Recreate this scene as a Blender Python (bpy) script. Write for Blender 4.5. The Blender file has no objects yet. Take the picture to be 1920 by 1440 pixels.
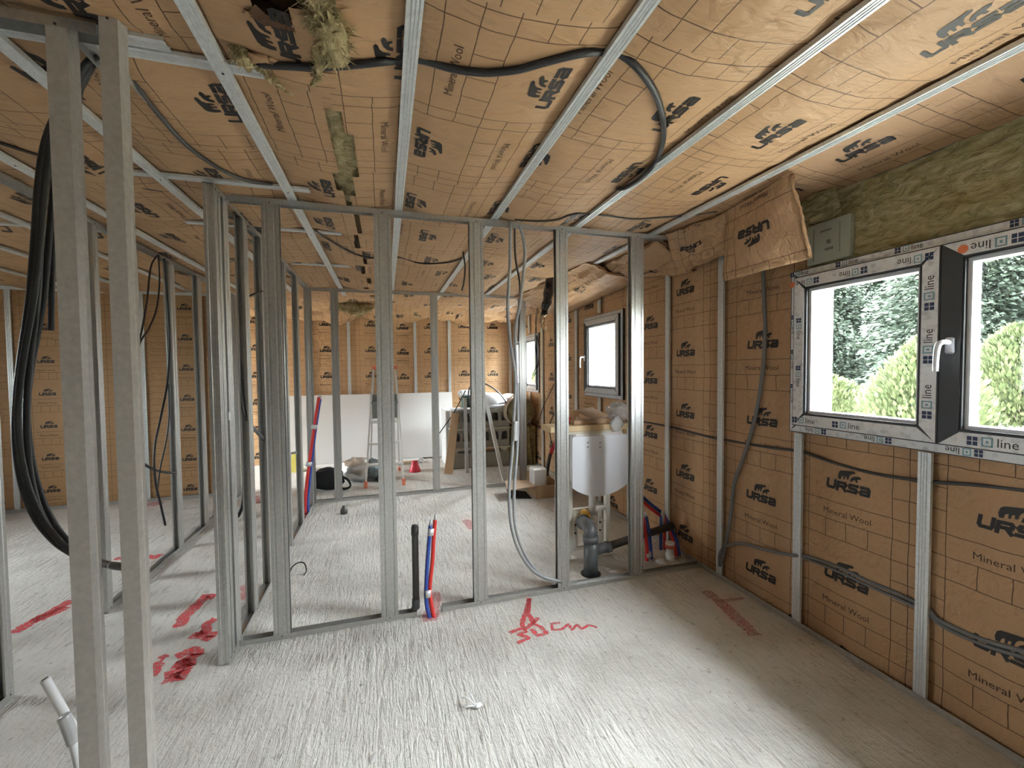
import bpy, math, random
from mathutils import Vector, Matrix, noise
from mathutils.geometry import tessellate_polygon
random.seed(7)
SC = bpy.context.scene
COL = SC.collection
PI = math.pi

# ------------------------------------------------------------------ camera, sky, light, exposure
CR = Vector((0.95815432, -0.28608246, -0.00985563))
CU = Vector((0.01926755, 0.03010304, 0.99936108))
CF = Vector((0.28560299, 0.95773203, -0.03435546))
FPX = 794.5
EYE = Vector((0, 0, 1.52))
cd = bpy.data.cameras.new('camera')
cam = bpy.data.objects.new('camera', cd)
COL.objects.link(cam)
cam.matrix_world = Matrix(((CR.x, CU.x, -CF.x, EYE.x), (CR.y, CU.y, -CF.y, EYE.y), (CR.z, CU.z, -CF.z, EYE.z), (0, 0, 0, 1)))
cd.sensor_width = 36.0
cd.lens = FPX / 1920 * 36
cd.clip_start = 0.02
SC.camera = cam

w = bpy.data.worlds.new('overcast_sky')
SC.world = w
w.use_nodes = True
wn = w.node_tree.nodes
bg = wn['Background']
# standard overcast sky: zenith three times as bright as the horizon
bg.inputs['Color'].default_value = (0.925, 0.95, 1.0, 1)
_tc = wn.new('ShaderNodeTexCoord'); _sx = wn.new('ShaderNodeSeparateXYZ'); _mr = wn.new('ShaderNodeMapRange')
w.node_tree.links.new(_tc.outputs['Generated'], _sx.inputs[0])
w.node_tree.links.new(_sx.outputs['Z'], _mr.inputs['Value'])
SKY = 9.0
_mr.inputs['From Min'].default_value = 0; _mr.inputs['From Max'].default_value = 1
_mr.inputs['To Min'].default_value = SKY / 3; _mr.inputs['To Max'].default_value = SKY
w.node_tree.links.new(_mr.outputs[0], bg.inputs['Strength'])
SC.view_settings.view_transform = 'Standard'
SC.view_settings.look = 'None'
SC.view_settings.exposure = 4.05
SC.view_settings.gamma = 1.0
SC.view_settings.use_curve_mapping = False
try:
    SC.cycles.use_denoising = True
    SC.cycles.max_bounces = 10
    SC.cycles.diffuse_bounces = 6
    SC.cycles.transparent_max_bounces = 16
    SC.cycles.sample_clamp_indirect = 8.0
    SC.cycles.caustics_reflective = False
    SC.cycles.caustics_refractive = False
except Exception:
    pass

def portal(name, loc, size, rot):
    l = bpy.data.lights.new(name, 'AREA')
    l.shape = 'RECTANGLE'
    l.size, l.size_y = size
    l.cycles.is_portal = True
    o = bpy.data.objects.new(name, l)
    o.location = loc
    o.rotation_euler = rot
    COL.objects.link(o)
# window openings (Y range, Z range); the last three are unseen, added for daylight
WIN1 = (0.50, 1.925, 1.14, 2.07)
WIN2 = (3.76, 4.62, 1.20, 2.12)
WIN3 = (6.20, 7.50, 1.15, 2.09)
ADDED_WINL = (3.4, 4.2, 1.05, 2.05)  # unseen left-wall window, added to brighten the left floor
ADDED_WINL2 = (6.35, 7.6, .05, 2.2)  # unseen left-wall opening, added to light the back room
ADDED_BAY = (-1.25, -0.45, 0.95, 2.07)  # unseen right-wall bay behind the camera, added for more daylight
for nm, (a, b, c, d) in (('portal_a', WIN1), ('portal_b', WIN2), ('portal_c', WIN3), ('portal_d', ADDED_BAY)):
    portal(nm, (2.66, (a + b) / 2, (c + d) / 2), (d - c, b - a), (0, math.radians(90), 0))


for nm, (a, b, c, d) in (('portal_e', ADDED_WINL), ('portal_f', ADDED_WINL2)):
    portal(nm, (-5.34, (a + b) / 2, (c + d) / 2), (d - c, b - a), (0, math.radians(-90), 0))

# ------------------------------------------------------------------ helpers
def ray(px, py):
    return (px - 960) * CR + (720 - py) * CU + FPX * CF
def P(px, py, ax, val):
    d = ray(px, py)
    return EYE + d * ((val - EYE[ax]) / d[ax])

class MB:
    def __init__(s):
        s.v, s.f, s.m, s.uv = [], [], [], {}
    def add(s, vs, fs, mi=0):
        b = len(s.v)
        s.v.extend([tuple(q) for q in vs])
        for f in fs:
            s.f.append(tuple(i + b for i in f)); s.m.append(mi)
        return b
    def box(s, a, b, mi=0, M=None):
        x0, y0, z0 = a; x1, y1, z1 = b
        vs = [Vector(q) for q in ((x0, y0, z0), (x1, y0, z0), (x1, y1, z0), (x0, y1, z0), (x0, y0, z1), (x1, y0, z1), (x1, y1, z1), (x0, y1, z1))]
        if M: vs = [M @ q for q in vs]
        s.add(vs, [(0, 3, 2, 1), (4, 5, 6, 7), (0, 1, 5, 4), (1, 2, 6, 5), (2, 3, 7, 6), (3, 0, 4, 7)], mi)
        return s
    def bbox(s, a, b, r=0.004, mi=0, M=None):      # box with chamfered vertical and horizontal edges
        x0, y0, z0 = a; x1, y1, z1 = b
        r = min(r, abs(x1 - x0) * .45, abs(y1 - y0) * .45, abs(z1 - z0) * .45)
        vs = []; idx = {}
        for i, (sx, X) in enumerate(((1, x0), (-1, x1))):
            for j, (sy, Y) in enumerate(((1, y0), (-1, y1))):
                for k, (sz, Z) in enumerate(((1, z0), (-1, z1))):
                    for ax in range(3):
                        q = [X + sx * r, Y + sy * r, Z + sz * r]
                        q[ax] = (X, Y, Z)[ax]
                        idx[(i, j, k, ax)] = len(vs)
                        q = Vector(q)
                        vs.append(M @ q if M else q)
        F = []
        for ax in range(3):
            o = [0, 1, 2]; o.remove(ax)
            for side in (0, 1):
                loop = []
                for (p, q) in ((0, 0), (1, 0), (1, 1), (0, 1)):
                    key = [0, 0, 0]; key[ax] = side; key[o[0]] = p; key[o[1]] = q
                    loop.append(idx[(key[0], key[1], key[2], ax)])
                F.append(tuple(loop))
        for ax in range(3):                         # edges along ax
            o = [0, 1, 2]; o.remove(ax)
            for p in (0, 1):
                for q in (0, 1):
                    L = []
                    for e in (0, 1):
                        key = [0, 0, 0]; key[ax] = e; key[o[0]] = p; key[o[1]] = q
                        L.append(tuple(key))
                    F.append((idx[L[0] + (o[0],)], idx[L[1] + (o[0],)], idx[L[1] + (o[1],)], idx[L[0] + (o[1],)]))
        for c in [(i, j, k) for i in (0, 1) for j in (0, 1) for k in (0, 1)]:
            F.append(tuple(idx[c + (a_,)] for a_ in range(3)))
        s.add(vs, F, mi)
        return s
    def extrude(s, poly, p0, p1, ax, bx, mi=0, caps=True):
        # closed 2D polygon (a,b) swept from p0 to p1
        n = len(poly)
        p0, p1, ax, bx = Vector(p0), Vector(p1), Vector(ax), Vector(bx)
        vs = [p0 + ax * a + bx * b for a, b in poly] + [p1 + ax * a + bx * b for a, b in poly]
        F = [(i, (i + 1) % n, (i + 1) % n + n, i + n) for i in range(n)]
        if caps:
            tris = tessellate_polygon([[Vector((a, b, 0)) for a, b in poly]])
            F += [tuple(t) for t in tris] + [tuple(i + n for i in reversed(t)) for t in tris]
        s.add(vs, F, mi)
        return s
    def cyl(s, p0, p1, r0, r1=None, n=12, mi=0, caps=True):
        if r1 is None: r1 = r0
        return s.tube([p0, p1], [r0, r1], n, mi, caps, smooth=False)
    def tube(s, pts, r, n=8, mi=0, caps=True, smooth=True, sub=6, flat=1.0):
        pts = [Vector(p) for p in pts]
        rr = r if isinstance(r, (list, tuple)) else [r] * len(pts)
        if smooth and len(pts) > 2:
            q, q2 = [], []
            for i in range(len(pts) - 1):
                a = pts[max(i - 1, 0)]; b = pts[i]; c = pts[i + 1]; d = pts[min(i + 2, len(pts) - 1)]
                for k in range(sub):
                    t = k / sub
                    q.append(0.5 * ((2 * b) + (c - a) * t + (2 * a - 5 * b + 4 * c - d) * t * t + (3 * b - a - 3 * c + d) * t ** 3))
                    q2.append(rr[i] * (1 - t) + rr[i + 1] * t)
            q.append(pts[-1]); q2.append(rr[-1])
            pts, rr = q, q2
        T = (pts[1] - pts[0]).normalized()
        N = T.orthogonal().normalized()
        vs = []
        b0 = len(s.v)
        for i, p in enumerate(pts):
            t = (pts[min(i + 1, len(pts) - 1)] - pts[max(i - 1, 0)]).normalized()
            N = (N - t * N.dot(t))
            N = N.normalized() if N.length > 1e-6 else t.orthogonal().normalized()
            B = t.cross(N)
            for k in range(n):
                a = 2 * PI * k / n
                vs.append(p + (N * math.cos(a) + B * math.sin(a) * flat) * rr[i])
        F = []
        m = len(pts)
        for i in range(m - 1):
            for k in range(n):
                F.append((i * n + k, i * n + (k + 1) % n, (i + 1) * n + (k + 1) % n, (i + 1) * n + k))
        if caps:
            F.append(tuple(reversed(range(n)))); F.append(tuple(range((m - 1) * n, m * n)))
        s.add(vs, F, mi)
        return s
    def lathe(s, prof, c=(0, 0, 0), n=16, mi=0, M=None):
        c = Vector(c); vs = []
        for (r, z) in prof:
            for k in range(n):
                a = 2 * PI * k / n
                q = Vector((r * math.cos(a), r * math.sin(a), z))
                if M: q = M @ q
                vs.append(q + c)
        F = []
        for i in range(len(prof) - 1):
            for k in range(n):
                F.append((i * n + k, i * n + (k + 1) % n, (i + 1) * n + (k + 1) % n, (i + 1) * n + k))
        F.append(tuple(reversed(range(n)))); F.append(tuple(range((len(prof) - 1) * n, len(prof) * n)))
        s.add(vs, F, mi)
        return s
    def build(s, name, mats, parent=None, smooth=False):
        me = bpy.data.meshes.new(name)
        me.from_pydata(s.v, [], s.f)
        if not isinstance(mats, (list, tuple)): mats = [mats]
        for m in mats: me.materials.append(m)
        me.polygons.foreach_set('material_index', s.m)
        if smooth is True:
            me.polygons.foreach_set('use_smooth', [True] * len(s.f))
        if s.uv:
            lay = me.uv_layers.new(name='UVMap')
            flat = []
            for f in s.f:
                for i in f: flat.extend(s.uv.get(i, (0, 0)))
            lay.data.foreach_set('uv', flat)
        me.update()
        o = bpy.data.objects.new(name, me)
        COL.objects.link(o)
        if parent is not None: o.parent = parent; o.matrix_parent_inverse = parent.matrix_world.inverted()
        return o

def tag(o, label=None, cat=None, group=None, kind=None):
    if label: o['label'] = label
    if cat: o['category'] = cat
    if group: o['group'] = group
    if kind: o['kind'] = kind
    return o
def thing(name, label, cat, loc=(0, 0, 0), group=None):
    o = bpy.data.objects.new(name, None)
    o.location = loc
    o.empty_display_size = .1
    COL.objects.link(o)
    o.matrix_world = Matrix.Translation(Vector(loc))
    return tag(o, label, cat, group)
def struct(name, mb, mats, smooth=False, label=None):
    o = mb.build(name, mats, None, smooth)
    return tag(o, label, None, None, 'structure')
def clone(o, parent):
    c = o.copy(); COL.objects.link(c); c.parent = parent
    return c

# ------------------------------------------------------------------ materials
def mat(name, col=(.5, .5, .5), rough=.6, metal=0.0, spec=.5):
    m = bpy.data.materials.new(name); m.use_nodes = True
    b = m.node_tree.nodes['Principled BSDF']
    b.inputs['Base Color'].default_value = (*col, 1)
    b.inputs['Roughness'].default_value = rough
    b.inputs['Metallic'].default_value = metal
    b.inputs['Specular IOR Level'].default_value = spec
    return m
class NT:
    def __init__(s, m):
        s.m = m; s.t = m.node_tree; s.n = s.t.nodes; s.b = s.n['Principled BSDF']
    def new(s, t, **k):
        n = s.n.new(t)
        for a, v in k.items(): setattr(n, a, v)
        return n
    def link(s, a, b): s.t.links.new(a, b)
    def math(s, op, a, b=None, c=None):
        n = s.new('ShaderNodeMath', operation=op)
        for i, v in enumerate((a, b, c)):
            if v is None: continue
            if isinstance(v, (int, float)): n.inputs[i].default_value = v
            else: s.link(v, n.inputs[i])
        return n.outputs[0]
    def co(s, kind='Object', scale=(1, 1, 1), rot=(0, 0, 0)):
        t = s.new('ShaderNodeTexCoord'); mp = s.new('ShaderNodeMapping')
        s.link(t.outputs[kind], mp.inputs['Vector'])
        mp.inputs['Scale'].default_value = scale; mp.inputs['Rotation'].default_value = rot
        return mp.outputs[0]
    def noise(s, vec, scale=5, detail=4, rough=.55, dist=0):
        n = s.new('ShaderNodeTexNoise')
        s.link(vec, n.inputs['Vector'])
        n.inputs['Scale'].default_value = scale; n.inputs['Detail'].default_value = detail
        n.inputs['Roughness'].default_value = rough; n.inputs['Distortion'].default_value = dist
        return n.outputs['Fac']
    def ramp(s, fac, stops):
        n = s.new('ShaderNodeValToRGB'); s.link(fac, n.inputs['Fac'])
        e = n.color_ramp.elements
        while len(e) < len(stops): e.new(.5)
        for x, (p, c) in zip(e, stops):
            x.position = p; x.color = (*c, 1) if len(c) == 3 else c
        return n.outputs['Color']
    def mix(s, fac, a, b):
        n = s.new('ShaderNodeMix', data_type='RGBA')
        for sock, v in ((n.inputs[0], fac), (n.inputs[6], a), (n.inputs[7], b)):
            if isinstance(v, (int, float)): sock.default_value = v
            elif isinstance(v, tuple): sock.default_value = (*v, 1)
            else: s.link(v, sock)
        return n.outputs[2]
    def bump(s, h, strength=.3, dist=.01, prev=None):
        n = s.new('ShaderNodeBump'); s.link(h, n.inputs['Height'])
        n.inputs['Strength'].default_value = strength; n.inputs['Distance'].default_value = dist
        if prev is not None: s.link(prev, n.inputs['Normal'])
        return n.outputs['Normal']
    def out(s, col=None, rough=None, normal=None, alpha=None):
        if col is not None: s.link(col, s.b.inputs['Base Color'])
        if rough is not None: s.link(rough, s.b.inputs['Roughness'])
        if normal is not None: s.link(normal, s.b.inputs['Normal'])
        if alpha is not None: s.link(alpha, s.b.inputs['Alpha'])
        return s.m

PER = 0.494
def paper_mat(name, base, base2, linecol, per=PER, sc=1.0):
    n = NT(mat(name, base, .55, 0, .35))
    uv = n.new('ShaderNodeUVMap'); sep = n.new('ShaderNodeSeparateXYZ')
    n.link(uv.outputs[0], sep.inputs[0])
    wob = n.noise(n.co('Object'), 9, 2)
    wv = n.math('MULTIPLY', n.math('SUBTRACT', wob, .5), .010 * sc)
    U = n.math('ADD', sep.outputs[0], wv); V = n.math('ADD', sep.outputs[1], wv)
    st = per / 5.0
    lw = 0.0036
    def line(x, at, half=lw / 2):       # |x-at|<half
        return n.math('LESS_THAN', n.math('ABSOLUTE', n.math('SUBTRACT', x, at)), half)
    # horizontals
    vv = n.math('ADD', V, .128 * sc + per * 40)
    hfr = n.math('MODULO', vv, st)
    hl = n.math('LESS_THAN', hfr, lw)
    k = n.math('FLOOR', n.math('DIVIDE', n.math('MODULO', vv, per), st))     # 0: line below logo, 1: -.029, 2:+.07, 3: , 4
    inbox = n.math('MULTIPLY', n.math('GREATER_THAN', U, .092 * sc), n.math('LESS_THAN', U, .508 * sc))
    k12 = n.math('MULTIPLY', n.math('GREATER_THAN', k, .5), n.math('LESS_THAN', k, 2.5))
    hl = n.math('MULTIPLY', hl, n.math('SUBTRACT', 1, n.math('MULTIPLY', inbox, k12)))
    vl = line(U, .09 * sc)
    for a in (.51, .575, .0):
        vl = n.math('MAXIMUM', vl, line(U, a * sc))
    kb = line(k, 3, .5)
    bl = line(U, .195 * sc)
    for a in (.30, .405):
        bl = n.math('MAXIMUM', bl, line(U, a * sc))
    vl = n.math('MAXIMUM', vl, n.math('MULTIPLY', bl, kb))
    L = n.math('MAXIMUM', hl, vl)
    n1 = n.noise(n.co('Object'), 2.2, 4)
    n2 = n.noise(n.co('Object'), 40, 3)
    c = n.mix(n1, base, base2)
    c = n.mix(n.math('MULTIPLY', L, .86), c, linecol)
    bmp = n.bump(n2, .25, .004)
    n3 = n.noise(n.co('Object', (5, 11, 9)), 1.6, 3, .5, .8)
    n4 = n.noise(n.co('Object', (9, 30, 14)), 1.3, 4, .6, 1.4)
    bmp = n.bump(n3, .7, .024, n.bump(n4, .35, .010, bmp))
    return n.out(c, None, bmp)
PAPER = paper_mat('kraft_paper', (.51, .32, .175), (.43, .26, .138), (.07, .028, .012))
PAPER_S = paper_mat('kraft_paper_small', (.43, .255, .125), (.37, .215, .10), (.12, .05, .022), per=.37, sc=.72)
PAPER_B = paper_mat('kraft_paper_back', (.52, .33, .18), (.46, .28, .145), (.16, .075, .035), per=.438, sc=.88)
INK = mat('black_print', (.018, .014, .012), .55)
INKB = mat('brown_print', (.055, .022, .008), .6)
NAVY = mat('navy_print', (.02, .035, .10), .5)
TEAL = mat('teal_print', (.16, .34, .42), .5)
ORANGE = mat('orange_print', (.72, .2, .08), .5)

def galv(name, col, metal, rough, sc=60):
    n = NT(mat(name, col, rough, metal))
    v = n.co('Object')
    a = n.noise(v, sc, 2, .6)
    s2 = n.noise(n.co('Object', (1, 1, .08)), 30, 3, .6)
    c = n.mix(a, tuple(x * .72 for x in col), tuple(min(1, x * 1.22) for x in col))
    c = n.mix(n.math('MULTIPLY', s2, .35), c, tuple(x * .6 for x in col))
    r = n.math('ADD', n.math('MULTIPLY', s2, .25), rough - .1)
    return n.out(c, r, n.bump(a, .05, .001))
GALV = galv('galvanised_steel', (.56, .56, .545), .80, .34)
GALVD = galv('galvanised_dull', (.50, .475, .44), .35, .55)
GALVW = galv('galvanised_bright', (.74, .77, .78), .45, .42)

n = NT(mat('mineral_wool', (.42, .38, .2), .95, 0, .1))
v = n.co('Object', (1, 1, 2.2))
a = n.noise(v, 14, 6, .65, 1.2); b = n.noise(n.co('Object'), 3, 3)
c = n.ramp(a, [(.25, (.22, .18, .08)), (.5, (.50, .44, .25)), (.75, (.78, .72, .50))])
c = n.mix(n.math('MULTIPLY', b, .45), c, (.36, .34, .14))
WOOL = n.out(c, None, n.bump(a, .9, .03))
n = NT(mat('glass_wool_edge', (.5, .42, .2), .95, 0, .1))
a = n.noise(n.co('Object', (1, 1, 1)), 30, 5, .7, .6)
WOOL2 = n.out(n.ramp(a, [(.3, (.24, .18, .08)), (.7, (.66, .56, .33))]), None, n.bump(a, .8, .02))

n = NT(mat('rough_concrete', (.5, .48, .44), .85, 0, .25))
v = n.co('Object')
big = n.noise(v, .9, 5, .6, .4)
med = n.noise(v, 5, 5, .6, .3)
rid = n.noise(n.co('Object', (46, 6, 1), (0, 0, .22)), 1.0, 5, .62, .9)
pit = n.noise(v, 55, 3, .6)
pit2 = n.noise(v, 9, 6, .75)
c = n.ramp(big, [(.34, (.44, .42, .385)), (.48, (.64, .625, .59)), (.64, (.76, .745, .71))])
c = n.mix(n.math('MULTIPLY', med, .45), c, (.60, .58, .545))
pr = n.ramp(rid, [(.33, (0, 0, 0)), (.46, (1, 1, 1))])
mask = n.ramp(n.noise(v, .75, 3, .5), [(.38, (.35, .35, .35)), (.58, (1, 1, 1))])
c = n.mix(n.math('MULTIPLY', n.math('MULTIPLY', n.math('SUBTRACT', 1, pr), mask), .75), c, (.36, .34, .30))
pp = n.ramp(n.noise(v, 26, 5, .72), [(.33, (0, 0, 0)), (.41, (1, 1, 1))])
c = n.mix(n.math('MULTIPLY', n.math('SUBTRACT', 1, pp), .6), c, (.25, .22, .19))
smoothpatch = n.ramp(big, [(.42, (1, 1, 1)), (.6, (.25, .25, .25))])
h = n.math('ADD', n.math('MULTIPLY', rid, mask), n.math('MULTIPLY', pit2, .55))
CONC = n.out(c, None, n.bump(pit, .7, .006, n.bump(h, .9, .022)))

n = NT(mat('red_spray_paint', (.78, .07, .085), .8, 0, .2))
a = n.noise(n.co('Object'), 70, 6, .85)
b2 = n.ramp(a, [(.36, (.0, .0, .0)), (.56, (1, 1, 1))])
PAINT = n.out(None, None, None, n.math('MULTIPLY', b2, .9))
n = NT(mat('faded_red_spray', (.76, .14, .16), .8, 0, .2))
a = n.noise(n.co('Object'), 70, 6, .85)
b2 = n.ramp(a, [(.36, (.0, .0, .0)), (.64, (1, 1, 1))])
PAINT2 = n.out(None, None, None, n.math('MULTIPLY', b2, .7))

def plain(name, col, rough=.5, metal=0, sc=20, var=.12, bump=.1, spec=.5):
    n = NT(mat(name, col, rough, metal, spec))
    a = n.noise(n.co('Object'), sc, 4)
    c = n.mix(a, tuple(x * (1 - var) for x in col), tuple(min(1, x * (1 + var)) for x in col))
    return n.out(c, None, n.bump(a, bump, .004))
def ribbed(name, col, rough=.45):
    return plain(name, col, rough, 0, 160, .15, .5)
CONDUIT = ribbed('grey_conduit', (.17, .17, .175), .45)
CONDUIT_L = ribbed('light_grey_conduit', (.33, .34, .35), .4)
BLACKC = ribbed('black_conduit', (.022, .023, .026), .38)
BROWNC = ribbed('dark_brown_cable', (.035, .024, .02), .45)
REDC = ribbed('red_conduit', (.62, .035, .03), .4)
BLUEC = ribbed('blue_conduit', (.03, .07, .33), .4)
TAPE = plain('silver_tape', (.55, .56, .57), .35, .3)
PVC = plain('grey_pvc', (.12, .13, .14), .3, 0, 8, .1, .03)
PVCD = plain('dark_pvc', (.055, .052, .05), .45, 0, 8, .2, .05)
ORP = plain('ochre_plastic', (.75, .42, .06), .4)
WPL = plain('white_plastic', (.82, .83, .85), .35, 0, 5, .03, .02)
WPAINT = plain('white_painted_steel', (.78, .77, .72), .4, 0, 8, .06, .03)
PANEL = plain('white_board', (.80, .82, .88), .45, 0, 3, .02, .02)
ANTH = plain('anthracite_frame', (.035, .037, .04), .5, 0, 60, .15, .1)
SEAL = mat('black_seal', (.012, .012, .013), .5)
BEAD = mat('white_glazing_bead', (.72, .74, .80), .25)
n = NT(mat('protective_film', (.50, .51, .52), .32, 0, .6))
vor = n.new('ShaderNodeTexVoronoi'); n.link(n.co('Object'), vor.inputs['Vector']); vor.inputs['Scale'].default_value = 24
sp = n.ramp(vor.outputs['Distance'], [(.18, (1, 1, 1)), (.34, (0, 0, 0))])
a = n.noise(n.co('Object'), 12, 4)
c = n.mix(n.math('MULTIPLY', n.math('MULTIPLY', sp, a), .55), (.74, .75, .77), (.15, .17, .19))
c = n.mix(n.ramp(n.noise(n.co('Object'), 38, 4), [(.5, (0, 0, 0)), (.75, (.5, .5, .5))]), c, (.3, .31, .33))
FILM = n.out(c, None, n.bump(a, .35, .006))
FILMD = plain('dusty_film', (.50, .52, .55), .4, 0, 30, .35, .3)
PLB = plain('plasterboard_face', (.66, .655, .65), .75, 0, 3, .04, .03)
CARD = plain('cardboard', (.48, .32, .19), .8, 0, 12, .08, .05)
CARDP = plain('pale_cardboard', (.55, .42, .31), .8, 0, 12, .08, .05)
WOOD = plain('pine_plank', (.66, .50, .29), .6, 0, 10, .14, .15)
BLOCK = plain('hollow_block', (.33, .31, .27), .9, 0, 30, .18, .5)
BLOCKO = plain('outdoor_block', (.17, .168, .163), .9, 0, 8, .12, .5)
HOUSE = plain('masonry', (.55, .54, .52), .9, 0, 8, .12, .4)
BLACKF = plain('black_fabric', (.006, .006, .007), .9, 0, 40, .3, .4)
SILV = plain('silver_foil_bag', (.62, .62, .61), .28, .75, 9, .3, .9)
SLATE = plain('slate_printed_bag', (.16, .2, .21), .4, .2, 9, .3, .5)
ALU = plain('ladder_aluminium', (.74, .73, .70), .45, .15, 30, .1, .1)
TREAD = plain('ribbed_platform', (.25, .26, .24), .6, .2, 60, .3, .6)
SALM = plain('salmon_plastic', (.72, .20, .12), .45)
REDP = plain('red_plastic', (.55, .03, .05), .4)
GREENM = plain('dark_green_case', (.03, .09, .06), .45)
YEL = plain('yellow_bag', (.80, .72, .18), .6)
DRUM = plain('pale_trim', (.62, .58, .48), .7)
n = NT(mat('clear_plastic_bag', (.85, .87, .9), .12, 0, .8))
n.b.inputs['Alpha'].default_value = .42
a = n.noise(n.co('Object'), 22, 4)
CLEARP = n.out(None, None, n.bump(a, 1, .03))
STRUCTM = plain('pale_green_board', (.40, .43, .36), .7, 0, 6, .06, .05)

def glass_mat():
    m = bpy.data.materials.new('window_glass'); m.use_nodes = True
    t = m.node_tree; t.nodes.clear()
    o = t.nodes.new('ShaderNodeOutputMaterial'); mx = t.nodes.new('ShaderNodeMixShader')
    tr = t.nodes.new('ShaderNodeBsdfTransparent'); gl = t.nodes.new('ShaderNodeBsdfGlossy')
    lw = t.nodes.new('ShaderNodeLayerWeight'); lw.inputs[0].default_value = .5
    pw = t.nodes.new('ShaderNodeMath'); pw.operation = 'POWER'; pw.inputs[1].default_value = 5
    fr = t.nodes.new('ShaderNodeMath'); fr.operation = 'MULTIPLY_ADD'; fr.inputs[1].default_value = .9; fr.inputs[2].default_value = .035
    t.links.new(lw.outputs['Facing'], pw.inputs[0]); t.links.new(pw.outputs[0], fr.inputs[0])
    gl.inputs['Roughness'].default_value = .02
    tr.inputs['Color'].default_value = (.95, .98, .97, 1)
    t.links.new(fr.outputs[0], mx.inputs[0]); t.links.new(tr.outputs[0], mx.inputs[1]); t.links.new(gl.outputs[0], mx.inputs[2])
    t.links.new(mx.outputs[0], o.inputs[0])
    return m
GLASS = glass_mat()
n = NT(mat('dark_conifer_leaf', (.08, .17, .09), .7, 0, .2))
a = n.noise(n.co('Object'), 2.5, 5)
LEAFD = n.out(n.ramp(a, [(.3, (.012, .018, .012)), (.55, (.023, .032, .022)), (.8, (.046, .057, .037))]))
n = NT(mat('light_shrub_leaf', (.4, .5, .15), .7, 0, .2))
a = n.noise(n.co('Object'), 4, 5)
LEAFL = n.out(n.ramp(a, [(.3, (.028, .038, .015)), (.55, (.052, .064, .026)), (.8, (.095, .105, .052))]))
TRUNK = plain('bark', (.12, .09, .07), .9, 0, 14, .3, .5)
n = NT(mat('rough_grass_ground', (.42, .44, .26), .95, 0, .1))
a = n.noise(n.co('Object'), 2.5, 6, .7)
GRASS = n.out(n.ramp(a, [(.3, (.12, .125, .085)), (.5, (.21, .20, .155)), (.7, (.30, .28, .235))]), None, n.bump(a, .6, .05))

# ------------------------------------------------------------------ printed marks as thin ink shapes
def stroke(pts, wd):
    tris = []
    for (a, b) in zip(pts[:-1], pts[1:]):
        a = Vector(a); b = Vector(b); d = (b - a).normalized(); nn = Vector((-d.y, d.x)) * wd / 2
        a2 = a - d * wd * .35; b2 = b + d * wd * .35
        q = [a2 + nn, a2 - nn, b2 - nn, b2 + nn]
        tris.append((q[0], q[1], q[2])); tris.append((q[0], q[2], q[3]))
    return tris
def shift(tris, dx, dy, sx=1, sy=1, sh=0):
    return [tuple(Vector((q.x * sx + dx + sh * q.y, q.y * sy + dy)) for q in t) for t in tris]
SW = .32
LET = {
 'U': stroke([(.13, 1), (.13, .3), (.25, .13), (.95, .13), (1.05, .3), (1.05, 1)], SW),
 'R': stroke([(.13, 0), (.13, .87), (.9, .87), (1.03, .72), (.95, .48), (.3, .46)], SW) + stroke([(.7, .42), (1.05, .02)], SW),
 'S': stroke([(1.08, .87), (.22, .87), (.12, .70), (.25, .52), (.9, .48), (1.03, .30), (.92, .13), (.05, .13)], SW),
 'a': stroke([(.15, .87), (.9, .87), (1.03, .7), (1.03, .13), (.25, .13), (.13, .28), (.25, .48), (.95, .5)], SW)}
def poly_tris(pts):
    vs = [Vector((a, b, 0)) for a, b in pts]
    return [tuple(vs[i].to_2d() for i in t) for t in tessellate_polygon([vs])]
BEAR = poly_tris([(.02, 0), (.0, .22), (.05, .46), (.14, .56), (.3, .6), (.5, .64), (.72, .68), (.8, .6), (.74, .52), (.60, .46), (.52, .34), (.47, .1), (.40, .08), (.40, .26), (.33, .22), (.31, .06), (.24, .04), (.25, .26), (.17, .2), (.13, .0)])
BEAR += poly_tris([(.54, .0), (.58, .2), (.68, .33), (.8, .38), (.92, .42), (1.03, .34), (.99, .26), (.86, .2), (.88, .04), (.81, .02), (.77, .14), (.68, .12), (.64, 0)])
def split(tris, mx=.035):
    out = []; st = list(tris)
    while st:
        t = st.pop()
        e = [(t[(i + 1) % 3] - t[i]).length for i in range(3)]
        m = max(e)
        if m <= mx: out.append(t); continue
        i = e.index(m); mid = (t[i] + t[(i + 1) % 3]) / 2
        st.append((t[i], mid, t[(i + 2) % 3])); st.append((mid, t[(i + 1) % 3], t[(i + 2) % 3]))
    return out
def make_logo():
    L = []
    for i, ch in enumerate('URSa'):
        L += shift(LET[ch], -.110 + i * .0565, -.055, .045, .048, .006)
    L += shift(BEAR, -.045, .004, .115, .085)
    return split(L)
LOGO = make_logo()
def text_tris(txt, size, res=2):
    c = bpy.data.curves.new('t', 'FONT'); c.body = txt; c.size = size; c.resolution_u = res
    c.align_x = 'CENTER'; c.align_y = 'CENTER'
    o = bpy.data.objects.new('t', c); COL.objects.link(o)
    dg = bpy.context.evaluated_depsgraph_get()
    oe = o.evaluated_get(dg); me = oe.to_mesh()
    me.calc_loop_triangles()
    T = [tuple(me.vertices[i].co.to_2d() for i in t.vertices) for t in me.loop_triangles]
    oe.to_mesh_clear()
    bpy.data.objects.remove(o); bpy.data.curves.remove(c)
    return T
MW = split(shift(text_tris('Mineral Wool', .043), 0, 0), .05)
LINE_T = text_tris('line', 1.0, 2)

def add_ink(mb, tris, S, u, v, mi, sc=1.0, eps=.0014, flip=False, keep=None):
    s = -1 if flip else 1
    for t in tris:
        vs = []
        for q in t:
            vs.append(S(u + s * q.x * sc, v + s * q.y * sc, eps))
        mb.add(vs, [(0, 1, 2)], mi)

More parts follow.
